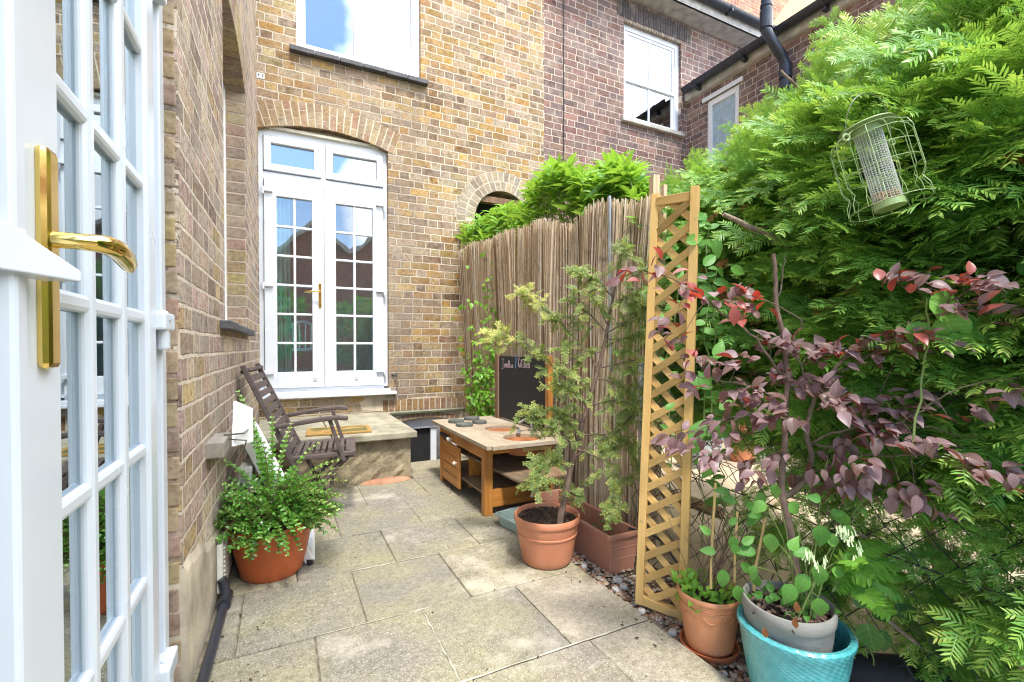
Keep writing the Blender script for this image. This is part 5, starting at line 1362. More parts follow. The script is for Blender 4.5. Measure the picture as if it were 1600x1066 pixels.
# ------------------------------------------------------------------ gravel, pebbles
pv = MB()
def rock(c, r, tint, flat=.6):
    n = 7; vs = []
    for (zr, rr) in ((-.5, .6), (0, 1), (.6, .7)):
        for k in range(n): a = 2 * PI * k / n + zr; q = rr * r * random.uniform(.8, 1.2); vs.append((c[0] + q * math.cos(a), c[1] + q * math.sin(a), c[2] + zr * r * flat))
    vs.append((c[0], c[1], c[2] + r * flat * .85)); fs = []
    for j in range(2): fs += [(j * n + k, j * n + (k + 1) % n, (j + 1) * n + (k + 1) % n, (j + 1) * n + k) for k in range(n)]
    fs += [(2 * n + k, 2 * n + (k + 1) % n, 3 * n) for k in range(n)]; pv.add(vs, fs, tint)
for _ in range(2600):
    x = 1.262 + abs(random.gauss(0, .14)); y = random.uniform(.2, 2.9)
    if x > 1.62: continue
    rock((x, y, -.030 + random.uniform(0, .008)), random.choice([.006, .008, .010, .013]), min(.8, max(0, random.gauss(.35, .22))))
o = pv.build('gravel', M['pebble']); tag(o, kind='stuff')
for i, (x, y, r, tt) in enumerate([(1.30, 1.835, .020, .85), (1.36, 1.66, .022, .9), (1.30, 1.60, .018, .8), (1.345, 1.60, .020, .95), (1.285, 1.42, .017, .9), (1.30, 1.34, .016, .75), (1.29, 1.26, .019, .85), (1.40, 1.55, .016, .7), (1.52, 1.30, .02, .6), (1.55, .80, .024, .95), (1.56, .73, .02, .8), (1.53, .68, .018, .9)]):
    m = MB(); m.lathe((x, y, -.028), [(.001, 0), (r * .75, .002), (r, r * .4), (r * .8, r * .8), (.001, r * .95)], 16, sx=random.uniform(.8, 1.2), sy=random.uniform(.9, 1.35), wob=lambda a, z: .0015 * math.sin(2 * a), tint=tt)
    o = m.build('pebble', M['pebble'], None, (x, y, -.028), smooth=True); tag(o, 'large smooth pale pebble lying on the gravel at the edge of the paving', 'pebble', 'large pale pebbles along the paving edge')

m = MB()
for _ in range(36):
    if random.random() < .6: x = random.uniform(-.2, 1.25); y = random.uniform(.9, 3.6)
    else: x = random.uniform(-.2, 1.25); y = random.choice([1.341, 1.789, 2.238, 2.668, 3.14]) + random.gauss(0, .004)
    a = random.uniform(0, 6.28); l = random.uniform(.003, .012)
    m.bar((x, y, .004), (x + l * math.cos(a), y + l * math.sin(a), .0045), random.uniform(.002, .005), .0015)
for _ in range(120):
    x = random.uniform(-.22, -.02) if random.random() < .5 else random.uniform(1.05, 1.25); y = random.uniform(1.2, 3.5); a = random.uniform(0, 6.28); l = random.uniform(.004, .016)
    m.bar((x, y, .004), (x + l * math.cos(a), y + l * math.sin(a), .0055), random.uniform(.002, .006), .0015)
o = m.build('dirt_crumbs', M['soil']); tag(o, kind='stuff')
# neighbour's bits
m = MB(); m.box((2.6, 2.1, -.10), (3.4, 2.9, -.02)); o = m.build('paving_block', M['sand'], None, (3, 2.5, -.1), bevel=.02); tag(o, 'pale stone block on the sandy ground beyond the chain-link fence', 'block')
np_ = at(1160, 714, Z=-.06)
pot('flower_pot', M['pot_terra'], (np_.x, np_.y, -.1), .11, .15, .24, rim=.02, rimh=.05); o = bpy.context.scene.objects['flower_pot']; tag(o, 'terracotta pot of red flowers standing on the sandy ground beyond the fence', 'pot')
m = MB(); m.lathe((np_.x, np_.y, -.1), [(.001, .25), (.10, .26), (.12, .32), (.08, .38), (.001, .40)], 16, wob=lambda a, z: .02 * math.sin(5 * a)); o = m.build('red_flowers', plain('red_petals', (.50, .09, .06), .7, var=.5, nscale=40, bump=1), None, (np_.x, np_.y, .1)); tag(o, 'clump of red flowers in the terracotta pot beyond the chain-link fence', 'flowers')
for (px_, py_, r, h, lb, mt) in ((1100, 735, .16, .30, 'grey-blue metal tub beyond the fence, nearest the lattice panel', 'pane_grey'), (1192, 722, .12, .26, 'pale grey bucket beyond the fence beside the terracotta pot', 'net'), (1110, 705, .10, .22, 'pale teal bucket standing behind the grey-blue tub', 'tray')):
    q = at(px_, py_, Z=-.1); m = MB(); m.lathe((q.x, q.y, -.1), [(.001, 0), (r * .8, 0), (r, h), (r + .01, h), (r + .01, h + .01), (r - .01, h + .01), (r * .75, .02), (.001, .02)], 28); o = m.build('bucket', M[mt], None, (q.x, q.y, -.1), smooth=True); tag(o, lb, 'bucket')
# black plastic pots under the hedge
for i, (x, y, r, rot, lb) in enumerate(((1.60, .74, .075, 80, 'black plastic nursery pot lying on its side behind the turquoise pot'), (1.66, .66, .07, 65, 'black plastic nursery pot tipped over at the foot of the hedge, right of the other'), )):
    m = MB(); m.lathe((0, 0, 0), [(.001, -.07), (r * .75, -.07), (r, .07), (r + .006, .07), (r + .006, .08), (r - .004, .08), (r * .7, -.06), (.001, -.06)], 30)
    o = m.build('nursery_pot', M['black'], None, None, smooth=True); o.location = (x, y, .045); o.rotation_euler = (R(rot), 0, R(25 + 40 * i)); tag(o, lb, 'pot')
# ------------------------------------------------------------------ plants
rs = random.Random(11)
def A(v): return np.array([v.x, v.y, v.z]) if isinstance(v, Vector) else np.array(v, float)
def path(pts, T, wob=.006, sub=4):
    """smooth 3-D polyline through photo positions placed at real distances"""
    P = []
    for i, p in enumerate(pts):
        t = p[2] if len(p) > 2 else (T[0] + (T[1] - T[0]) * i / max(1, len(pts) - 1) if isinstance(T, tuple) else T)
        P.append(at(p[0], p[1], T=t))
    out = []
    n = len(P)
    for i in range(n - 1):
        p0 = P[max(0, i - 1)]; p1 = P[i]; p2 = P[i + 1]; p3 = P[min(n - 1, i + 2)]
        for k in range(sub):
            t = k / sub
            q = .5 * ((2 * p1) + (p2 - p0) * t + (2 * p0 - 5 * p1 + 4 * p2 - p3) * t * t + (3 * p1 - p0 - 3 * p2 + p3) * t ** 3)
            if out: q += Vector((rs.uniform(-wob, wob), rs.uniform(-wob, wob), rs.uniform(-wob, wob)))
            out.append(q)
    out.append(P[-1]); return out
def limb(mb, pts, r0, r1, seg=8, T=1.4, wob=.004, sub=4, raw=False):
    P = pts if raw else path(pts, T, wob, sub); n = len(P)
    mb.tube(P, [r0 + (r1 - r0) * i / (n - 1) for i in range(n)], seg); return P
def fnoise(x, y, z, s=1.0):
    x, y, z = x * s, y * s, z * s
    return (math.sin(x * 3.1 + y * 1.7 + 1.3) + math.sin(y * 4.3 - z * 2.9 + .7) + math.sin(z * 5.1 + x * 2.3 + 2.1) + .6 * math.sin(x * 7.7 - y * 6.1 + z * 8.3)) / 3.6
def unit(v): v = np.array(v, float); return v / np.linalg.norm(v)

# --- yew hedge
hg = thing('yew_hedge', 'tall bushy yew hedge with feathery fronds along the right side', 'hedge', (1.9, .8, -.05))
def zbot(y): return .08 if y < .30 else (.08 + (y - .30) / .25 * .46 if y < .55 else (.54 + (y - .55) * .22 if y < 1.05 else .65 + .04 * math.sin(y * 9)))
def ztop(y):
    b = 2.24 if y < .95 else (2.24 - (y - .95) / .35 * .20 if y < 1.3 else (2.04 if y < 1.75 else 2.04 - (y - 1.75) * .26))
    return b + .035 * math.sin(y * 5 + 1) + .03 * math.sin(y * 13)
def xface(y, z): return 1.64 + .12 * min(1.8, max(0, y - .5)) + .62 * max(0, z - 1.55) ** 1.25 + .075 * fnoise(y, z, 0, 2.2)
T1 = [yew_spray(random.Random(i), .22, 6, .026, .0078, .0042) for i in range(5)]
T2 = [yew_spray(random.Random(i + 50), .24, 5, .028, .0105, .0062) for i in range(3)]
inst = {('a', i): ([], [], [], []) for i in range(5)}; inst.update({('b', i): ([], [], [], []) for i in range(3)})
def addspray(key, P, D, N, S, t):
    a = inst[key]; a[0].append(D); a[1].append(N); a[2].append(S); a[3].append((P, t))
cnt = 0
while cnt < 2050:
    y = rs.uniform(-.75, 2.45); z = rs.uniform(.0, 2.4)
    if z < zbot(y) + rs.uniform(-.06, .06) or z > ztop(y) + rs.uniform(-.05, .03): continue
    if y < .2 and rs.random() < .45: continue
    d = abs(rs.gauss(0, .13)); x = xface(y, z) + d + .02
    hole = fnoise(x * .6, y, z, 3.4)
    if hole > .27 and d < .3: continue
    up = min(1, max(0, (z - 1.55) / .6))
    D = unit((-.75 + .3 * up, rs.uniform(-.95, .75), rs.uniform(-.42, .22) + .55 * up + (.25 if rs.random() < .2 else 0)))
    N = unit((-.75 + rs.uniform(-.35, .35), rs.uniform(-.6, .1), .75))
    S = rs.uniform(.6, 1.15) * (.8 if y > 1.2 else 1.25)
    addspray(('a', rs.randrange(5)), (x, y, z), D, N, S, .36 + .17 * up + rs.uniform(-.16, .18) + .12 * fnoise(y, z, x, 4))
    cnt += 1
for _ in range(3000):      # inside and top of the hedge
    y = rs.uniform(-.9, 2.5); z = rs.uniform(zbot(y) + .12, ztop(y)); x = xface(y, z) + rs.uniform(.26, .85)
    D = unit((rs.uniform(-1, .5), rs.uniform(-1, 1), rs.uniform(-.3, .5))); N = unit((rs.uniform(-.5, .3), rs.uniform(-.4, .4), .8))
    addspray(('b', rs.randrange(3)), (x, y, z), D, N, rs.uniform(1.0, 1.6), .34 + rs.uniform(-.1, .2))
for _ in range(430):       # low near part
    y = rs.uniform(-.3, .50) if rs.random() < .8 else rs.uniform(.5, 1.2); z = rs.uniform(.08, 1.2) if y < .5 else rs.uniform(.15, .7); x = 1.60 + .14 * rs.random() + .06 * (y > .5)
    D = unit((-.7, rs.uniform(-.9, .9), rs.uniform(-.6, .15))); N = unit((-.6 + rs.uniform(-.3, .3), rs.uniform(-.3, .3), .75))
    addspray(('a', rs.randrange(5)), (x, y, z), D, N, rs.uniform(.6, 1.0), .42 + rs.uniform(-.15, .25))
for _ in range(60):       # loose sprays over the wire mesh
    y = rs.uniform(.3, 1.0); z = rs.uniform(.12, .62); x = 1.64 + .16 * rs.random()
    D = unit((-.6, rs.uniform(-.9, .9), rs.uniform(-.5, .2))); N = unit((-.7, rs.uniform(-.4, .2), .7))
    addspray(('a', rs.randrange(5)), (x, y, z), D, N, rs.uniform(.45, .85), .4 + rs.uniform(-.15, .25))
for _ in range(330):       # ragged light tips along the top
    y = rs.uniform(-.3, 2.45); x = xface(y, 2.2) + rs.uniform(-.12, .4); z = ztop(y) + rs.uniform(-.12, .03)
    D = unit((rs.uniform(-.7, .3), rs.uniform(-.8, .6), rs.uniform(.3, 1.1))); N = unit((-.8, -.2, .5))
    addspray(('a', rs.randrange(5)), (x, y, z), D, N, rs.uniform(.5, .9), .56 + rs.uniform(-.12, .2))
S_ = Scat()
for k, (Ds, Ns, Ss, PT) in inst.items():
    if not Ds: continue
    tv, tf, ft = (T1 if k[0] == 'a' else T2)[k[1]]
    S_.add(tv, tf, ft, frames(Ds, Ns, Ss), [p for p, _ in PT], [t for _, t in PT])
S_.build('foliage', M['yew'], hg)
S_ = Scat(); tv, tf, ft = T1[0]; Ds, Ns, Ss, Ps, Ts = [], [], [], [], []
for _ in range(70):      # dead orange-brown sprays
    y = rs.uniform(.1, 2.2); z = rs.uniform(.9, 2.1); Ps.append((xface(y, z) - .01 + rs.uniform(0, .08), y, z)); Ds.append(unit((-.5, rs.uniform(-.9, .8), rs.uniform(-.6, .2)))); Ns.append(unit((-.6, rs.uniform(-.5, .2), .6))); Ss.append(rs.uniform(.2, .5)); Ts.append(rs.uniform(0, 1))
S_.add(tv, tf, ft, frames(Ds, Ns, Ss), Ps, Ts); S_.build('dead_foliage', M['dead'], hg)
for pts, r0, r1, T in [([(1372, 640), (1368, 520), (1366, 430), (1360, 360), (1350, 300)], .034, .022, 1.78), ([(1130, 335), (1190, 362), (1240, 388), (1300, 420), (1345, 450), (1400, 468)], .008, .026, 1.745),
                       ([(1300, 205), (1345, 230), (1400, 300), (1440, 380)], .010, .02, 1.7), ([(1400, 470), (1480, 560), (1560, 640)], .02, .025, 2.0), ([(1390, 640), (1440, 780), (1500, 1000)], .03, .035, 2.1)]:
    m = MB(); limb(m, pts, r0, r1, 9, T); m.build('trunk', M['bark'], hg, smooth=True)
for pts, r0, r1, T in [([(1215, 770), (1275, 790), (1330, 835), (1380, 860), (1450, 870)], .004, .006, 1.50), ([(1330, 830), (1400, 860), (1450, 893), (1520, 925), (1600, 940)], .005, .009, 1.40), ([(1380, 960), (1440, 1010), (1500, 1040), (1560, 1075)], .005, .008, 1.30), ([(1400, 985), (1470, 1030), (1530, 1050)], .004, .006, 1.34),
                       ([(1290, 760), (1340, 800), (1360, 850), (1380, 900)], .004, .003, 1.52), ([(1400, 820), (1420, 880), (1450, 950), (1500, 985), (1590, 1030)], .004, .007, 1.42), ([(1450, 250), (1500, 290), (1590, 330)], .006, .009, 1.35), ([(1500, 150), (1560, 200), (1600, 230)], .006, .009, 1.3), ([(1420, 175), (1455, 180), (1480, 195)], .008, .006, 1.45),
                       ([(1220, 110), (1260, 150), (1330, 200)], .004, .008, 2.0), ([(1470, 300), (1560, 345), (1640, 360)], .008, .01, 1.5), ([(1230, 330), (1290, 300), (1340, 315)], .005, .008, 1.7)]:
    m = MB(); limb(m, pts, r0, r1, 7, T); m.build('branch', M['bark'], hg, smooth=True)
m = MB()
for _ in range(170):     # bare inner twigs near the foot
    y = rs.uniform(.1, 1.9); x = 1.62 + rs.uniform(.02, .35); z = rs.uniform(.15, .75)
    p = Vector((x, y, z)); d = Vector((rs.uniform(-.6, .6), rs.uniform(-1, 1), rs.uniform(-.6, .5))).normalized(); l = rs.uniform(.08, .26)
    m.tube([p, p + d * l * .5 + Vector((0, 0, rs.uniform(-.02, .02))), p + d * l], [.0028, .002, .001], 4, cap=False)
m.build('twigs', M['twig'], hg)

# --- laurel behind the reed fence
la = thing('laurel_shrub', 'bright green laurel shrub bulging over the top of the reed fence', 'shrub', (2.1, 3.2, -.1))
prf = [(705, 365), (725, 352), (750, 338), (785, 322), (810, 322), (835, 290), (860, 262), (885, 256), (910, 276), (935, 272), (958, 250), (975, 262), (1000, 268), (1012, 290)]
def prfy(x):
    for a, b in zip(prf[:-1], prf[1:]):
        if a[0] <= x <= b[0]: return a[1] + (b[1] - a[1]) * (x - a[0]) / (b[0] - a[0])
    return 300
lv, lf_, lt = leaf(.16, .054, (.15, .75, 1, .85, .45, .03), .3, .25)
Ds, Ns, Ss, Ps, Ts = [], [], [], [], []; stm = MB()
for c in range(400):
    x = rs.uniform(708, 1008); yy = prfy(x) + abs(rs.gauss(0, 38)) + 14
    if x < 745: yy = min(yy, 398)
    p = at(x, yy, X=rs.uniform(1.80 if x > 760 else 1.68, 2.35)); p = A(p)
    ax_ = unit((rs.uniform(-.5, .2), rs.uniform(-.5, .3), rs.uniform(.5, 1.1)))
    n = rs.randint(6, 10); sd = unit(np.cross(ax_, (0, 1, .1))); s2 = np.cross(ax_, sd); ln = rs.uniform(.07, .13)
    stm.tube([Vector(p - ax_ * .16), Vector(p), Vector(p + ax_ * ln)], [.0035, .003, .0015], 5, cap=False)
    for k in range(n):
        q = k / n; an = k * 2.4 + rs.uniform(-.3, .3); out = sd * math.cos(an) + s2 * math.sin(an)
        el = .25 + 1.0 * q; d = unit(out + ax_ * el * .9)
        Ds.append(d); Ns.append(unit(ax_ * 1.0 - out * el * .6 + np.array([0, 0, .15]))); Ss.append(rs.uniform(.65, 1.15) * (1 - .35 * q)); Ps.append(p + ax_ * ln * q)
        Ts.append(.35 + .40 * q + rs.uniform(-.12, .15))
S_ = Scat(); S_.add(lv, lf_, lt, frames(Ds, Ns, Ss), Ps, Ts); S_.build('foliage', M['laurel'], la)
for k in range(7):
    y = 2.2 + k * .38; stm.tube([(2.05 + rs.uniform(-.1, .2), y, -.1), (2.05 + rs.uniform(-.1, .2), y + .1, 1.0), (2.0, y + rs.uniform(-.2, .2), 1.9)], [.02, .015, .008], 6)
stm.build('stems', M['stem_green'], la)

# --- shrub in the red pot (tiny paired leaves on arching shoots)
ov, of_, ot = leaf(.019, .0135, (.25, 1, .9, .1), .15, .1)
Ds, Ns, Ss, Ps, Ts = [], [], [], [], []; stm = MB()
def shoot(p, d, ln, droop, t0, sc=1.0, step=.013):
    p = np.array(p, float); d = unit(d); n = int(ln / step); tw0 = rs.uniform(-.5, .5); pts = [Vector(p)]
    for i in range(n):
        q = i / n; d = unit(d + np.array([0, 0, -droop * step / .02 * .1])); p = p + d * step
        if i % 4 == 0 or i == n - 1: pts.append(Vector(p))
        if i < 2: continue
        sd = unit(np.cross(d, (0, 0, 1))); upv = np.cross(sd, d)
        ang_ = (PI / 2 if i % 2 else 0) * .75 + tw0; rr = sd * math.cos(ang_) + upv * math.sin(ang_)
        for s in (-1, 1):
            dd = unit(rr * s * .95 + d * .45 + upv * (.25 + rs.uniform(-.1, .2)))
            Ds.append(dd); Ns.append(unit(upv + d * .1 + np.array([rs.uniform(-.3, .3)] * 3))); Ss.append(sc * (1.1 - .5 * q ** 3) * rs.uniform(.8, 1.15)); Ps.append(p); Ts.append(t0 + .25 * q * q + rs.uniform(-.1, .1))
    stm.tube(pts, [.0016] * (len(pts) - 1) + [.0008], 4, cap=False)
c0 = np.array([RC[0], RC[1], .22])
rnd0 = lambda a: np.array([rs.uniform(-a, a) for _ in range(3)])
for k in range(620):
    a = rs.uniform(0, 2 * PI); el = rs.uniform(-.2, 1.25); r = .19 * math.sqrt(rs.random()); b = c0 + np.array([r * math.cos(a), r * math.sin(a), rs.uniform(-.01, .17) * (1 - (r / .21) ** 2) + .015])
    if math.cos(a) < -.5 and rs.random() < .5: continue
    d = (math.cos(a) * math.cos(el), math.sin(a) * math.cos(el), math.sin(el)); ln = rs.uniform(.06, .15)
    shoot(b, np.array(d) + rnd0(.25), ln, rs.uniform(.2, 1.3), rs.uniform(.2, .62), rs.uniform(.8, 1.1))
for (x, y, T) in [(386, 608, 2.2), (385, 625, 2.25), (526, 722, 2.15), (528, 740, 2.05), (508, 700, 2.2), (505, 715, 2.1), (520, 756, 2.0), (515, 775, 2.05), (338, 780, 1.95), (345, 735, 2.1), (398, 640, 2.2), (448, 655, 2.3), (425, 650, 2.2), (485, 678, 2.3), (415, 690, 2.1), (470, 800, 1.95), (352, 838, 1.9), (437, 846, 1.93), (395, 852, 1.92), (340, 800, 2.0), (358, 700, 2.15), (492, 735, 2.0), (526, 705, 2.3)]:
    e = A(at(x, y, T=T)); b = c0 + (e - c0) * .22 + np.array([0, 0, .03]); v_ = e - b; ln = np.linalg.norm(v_)
    shoot(b, v_ / ln + np.array([0, 0, .22]), ln * 1.03, .62 / max(.2, ln) * .35, rs.uniform(.5, .75), 1.0)
S_ = Scat(); S_.add(ov, of_, ot, frames(Ds, Ns, Ss), Ps, Ts); S_.build('foliage', M['lonicera'], red); stm.build('stems', M['twig'], red)

# --- young conifer 
TT = [yew_spray(random.Random(i + 90), .080, 5, .0115, .0048, .0026) for i in range(4)]
tr_ = MB(); Tm = 2.13
limb(tr_, [(874, 822), (880, 790), (893, 725), (905, 680), (918, 635), (935, 575), (948, 520), (958, 465), (966, 420), (968, 398)], .016, .003, 9, Tm, .002); tr_.build('trunk', M['bark_red'], con, smooth=True)
br = [[(918, 635), (880, 590), (835, 545), (790, 525), (768, 520)], [(900, 700), (875, 675), (845, 655), (820, 648)], [(935, 575), (900, 530), (865, 495), (835, 470), (820, 458)], [(948, 520), (985, 500), (1010, 478), (1022, 470)],
      [(935, 575), (980, 565), (1015, 560)], [(918, 635), (960, 625), (1000, 640), (1018, 660)], [(905, 680), (950, 680), (985, 700), (1000, 745)], [(958, 465), (935, 440), (912, 428), (900, 425)], [(962, 440), (990, 425), (1003, 420)],
      [(893, 725), (870, 720), (848, 730), (835, 745)], [(905, 680), (880, 650), (868, 640)], [(948, 520), (920, 490), (890, 470)], [(900, 700), (940, 720), (960, 760), (955, 800)], [(918, 635), (890, 610), (868, 600)],
      [(940, 550), (905, 555), (870, 545)], [(945, 530), (975, 530), (1000, 520)], [(955, 480), (975, 465), (1000, 455)], [(884, 772), (895, 768), (903, 774)], [(968, 400), (972, 392), (975, 388)], [(930, 590), (965, 600), (985, 615)], [(910, 660), (885, 650), (865, 655)],
      [(925, 610), (900, 585), (880, 575)], [(950, 510), (930, 470), (905, 455)], [(896, 715), (935, 690), (980, 660), (1010, 600)]]
bm_ = MB(); ins = {i: ([], [], [], [], []) for i in range(4)}
for bi, b in enumerate(br):
    dT = rs.uniform(-.16, .12); P = limb(bm_, [(p[0], p[1], Tm + dT * i / (len(b) - 1)) for i, p in enumerate(b)], .0040, .0010, 5, Tm, .003, 5)
    n = len(P)
    for i in range(2, n):
        q = i / (n - 1); d0 = unit(A(P[i] - P[i - 1]))
        if q > .25:
            for _ in range(2 if len(b) > 3 else 1):
                e_ = P[i] + Vector(rnd0(.06)) + Vector((0, 0, -.01)); bm_.tube([P[i], e_], [.0012, .0007], 4, cap=False)
                for _k in range(4):
                    f0 = .35 + .65 * _k / 3; pp_ = P[i].lerp(e_, f0); d = unit(A(e_ - P[i]) + rnd0(.05)); a = ins[rs.randrange(4)]; a[0].append(d); a[1].append(unit((rs.uniform(-.6, .1), rs.uniform(-.9, -.1), .7))); a[2].append(rs.uniform(.35, .65)); a[3].append(A(pp_)); a[4].append(.56 + rs.uniform(-.2, .2) + (.3 if bi in (0, 2) and q > .6 else 0))
        for s in range(2 if q > .35 else 1):
            sg = 1 if s % 2 else -1
            sd = unit(np.cross(d0, (0, 0, 1)) + 1e-3); d = unit(d0 * rs.uniform(.5, 1.2) + sd * sg * rs.uniform(.2, 1.0) + np.array([0, 0, rs.uniform(-.45, .25)]))
            a = ins[rs.randrange(4)]; a[0].append(d); a[1].append(unit((rs.uniform(-.6, .1), rs.uniform(-.9, -.1), .7))); a[2].append(rs.uniform(.45, .85) * (1.1 - .3 * q)); a[3].append(A(P[i])); a[4].append(.52 + rs.uniform(-.15, .2) + (.35 if bi in (0, 2) and q > .6 else 0))
bm_.build('branches', M['bark_red'], con, smooth=True)
S_ = Scat()
for k, a in ins.items():
    tv, tf, ft = TT[k]; S_.add(tv, tf, ft, frames(a[0], a[1], a[2]), a[3], a[4])
S_.build('foliage', M['conif'], con)

# --- generic leaf placer
class Leaves:
    def __init__(s, L, W, prof, fold=.3, droop=.2): s.t = leaf(L, W, prof, fold, droop); s.D, s.N, s.S, s.P, s.T = [], [], [], [], []
    def add(s, p, d, n, sc, t): s.D.append(unit(d)); s.N.append(unit(n)); s.S.append(sc); s.P.append(np.array(p, float)); s.T.append(t)
    def build(s, name, mat, parent=None, origin=None):
        S_ = Scat(); S_.add(*s.t, frames(s.D, s.N, s.S), s.P, s.T); return S_.build(name, mat, parent, origin)
HEART = (.35, .95, 1, .72, .36, .02)
tocam = lambda p: unit(np.array([0, 0, CZ]) - np.array(p))
def rnd(a): return np.array([rs.uniform(-a, a) for _ in range(3)])

# --- climber on the left end of the reed fence
cb = thing('climbing_plant', 'light green leafy climber on the far left end of the reed fence', 'climber', (1.55, 4.2, 0))
Lv = Leaves(.055, .038, HEART, .3, .25); stm = MB()
for st_ in [[(750, 650), (748, 600), (752, 540), (758, 480), (765, 440)], [(765, 648), (768, 600), (775, 540), (785, 490), (782, 448)], [(738, 645), (735, 600), (728, 560), (722, 530)], [(745, 640), (755, 590), (745, 555), (735, 510), (728, 470)], [(775, 640), (780, 600), (770, 560)], [(757, 650), (760, 600), (765, 550), (772, 500), (768, 470), (775, 400), (775, 350)]]:
    T = 4.28 if st_[0][0] < 745 else 4.1
    P = limb(stm, st_, .0028, .0012, 5, T, .02, 5)
    for i, p in enumerate(P):
        q = i / len(P)
        for _ in range(4 if q < .45 else 2):
            pp = A(p) + rnd(.045); Lv.add(pp, rnd(1) + np.array([-.2, -.3, -.5]), tocam(pp) * .5 + np.array([0, 0, .7]) + rnd(.5), rs.uniform(.6, 1.15) * (1.1 - .3 * q), .55 + rs.uniform(-.3, .3))
for (x, y, s) in ((785, 445, 1.9), (792, 452, 1.3), (752, 402, 1.0), (742, 470, 1.0), (735, 474, 1.2), (722, 478, 1.0), (730, 415, .8), (690, 505, .6), (706, 497, .6)):
    pp = A(at(x, y, T=4.1)); Lv.add(pp, rnd(1) + np.array([.2, 0, -.3]), tocam(pp) + rnd(.5), s, .55)
for _ in range(120):
    pp = A(at(rs.uniform(728, 785), rs.uniform(575, 655), T=rs.uniform(4.0, 4.3))); Lv.add(pp, rnd(1) + np.array([0, 0, -.4]), tocam(pp) * .5 + np.array([0, 0, .6]) + rnd(.5), rs.uniform(.6, 1.1), .55 + rs.uniform(-.3, .3))
Lv.build('foliage', M['laurel'], cb); stm.build('stems', M['bark_red'], cb)

# --- climber behind the lattice panel
cb = thing('climbing_plant', 'broad-leaved green climber twining behind the right edge of the lattice panel', 'climber', (1.45, 1.3, 0))
Lv = Leaves(.062, .036, (.3, .9, 1, .85, .5, .03), .25, .25); stm = MB()
for st_ in [[(1110, 860), (1118, 760), (1112, 640), (1118, 520), (1110, 430), (1102, 350)], [(1098, 860), (1095, 720), (1108, 600), (1102, 500), (1120, 420)], [(1135, 860), (1130, 760), (1122, 680), (1110, 590)], [(1040, 800), (1050, 700), (1045, 560), (1060, 450), (1045, 370), (1035, 320)]]:
    P = limb(stm, st_, .003, .0015, 5, 1.86 if st_[0][0] > 1050 else 1.98, .012, 5)
    for i, p in enumerate(P[4:]):
        if rs.random() < .75:
            for s in (-1, 1):
                if rs.random() < .7:
                    pp = A(p); Lv.add(pp, RT * s * rs.uniform(.5, 1) + Vector((0, 0, rs.uniform(-.6, .4))) + Vector(rnd(.3)), tocam(pp) * .8 + np.array([0, 0, .5]) + rnd(.4), rs.uniform(.6, 1.1), .5 + rs.uniform(-.25, .25))
for (x, y, s, dx, dz) in [(1118, 375, 1.1, .2, -1), (1085, 340, .9, 1, .2), (1072, 378, 1.2, 1, .3), (1100, 415, 1.1, .6, .6), (1142, 418, 1.0, 1, -.4), (1118, 560, 1.2, .4, 1), (1080, 690, 1.6, .6, 1), (1112, 712, 1.5, -.3, -1), (1085, 610, 1.0, .3, 1), (1115, 660, 1.3, .2, -1), (1125, 640, 1.1, .8, .6), (1035, 510, .8, 0, 1), (1110, 600, 1.0, -.5, .5), (1040, 640, .7, .5, .4), (1095, 350, .8, .3, .8)]:
    pp = A(at(x, y, T=1.70)); Lv.add(pp, RT * dx + Vector((0, 0, dz)), tocam(pp) + rnd(.35) + np.array([0, 0, .3]), s, .55 + rs.uniform(-.15, .2))
Lv.build('foliage', M['broad'], cb); stm.build('stems', M['stem_green'], cb)

# --- big round leaves in the hedge
bw_ = thing('bindweed', 'pale green vine with large round leaves showing among the yew fronds', 'vine', (1.6, .6, .9))
Lv = Leaves(.115, .10, (.45, 1, 1.05, .9, .6, .04), .2, .2)
for (x, y, s, dx, dz, t) in [(1452, 470, .85, .9, -.35, .75), (1475, 495, .75, .5, -.8, .72), (1495, 515, .8, 1, .15, .45), (1550, 482, .85, 1, .1, .15), (1480, 525, .6, .6, -.6, .5), (1425, 505, .5, .4, -.8, .35), (1565, 520, .5, 1, -.4, .2), (1590, 425, .4, 1, .4, .3)]:
    pp = A(at(x, y, T=1.14)); Lv.add(pp, RT * dx + Vector((0, 0, dz)), tocam(pp) + rnd(.25) + np.array([0, 0, .25]), s, t)
Lv.build('foliage', M['broad'], bw_); m = MB(); limb(m, [(1425, 700), (1440, 600), (1450, 520), (1448, 470), (1500, 500), (1552, 480), (1600, 420)], .003, .0015, 5, 1.16, .004); m.build('stem', M['stem_green'], bw_)

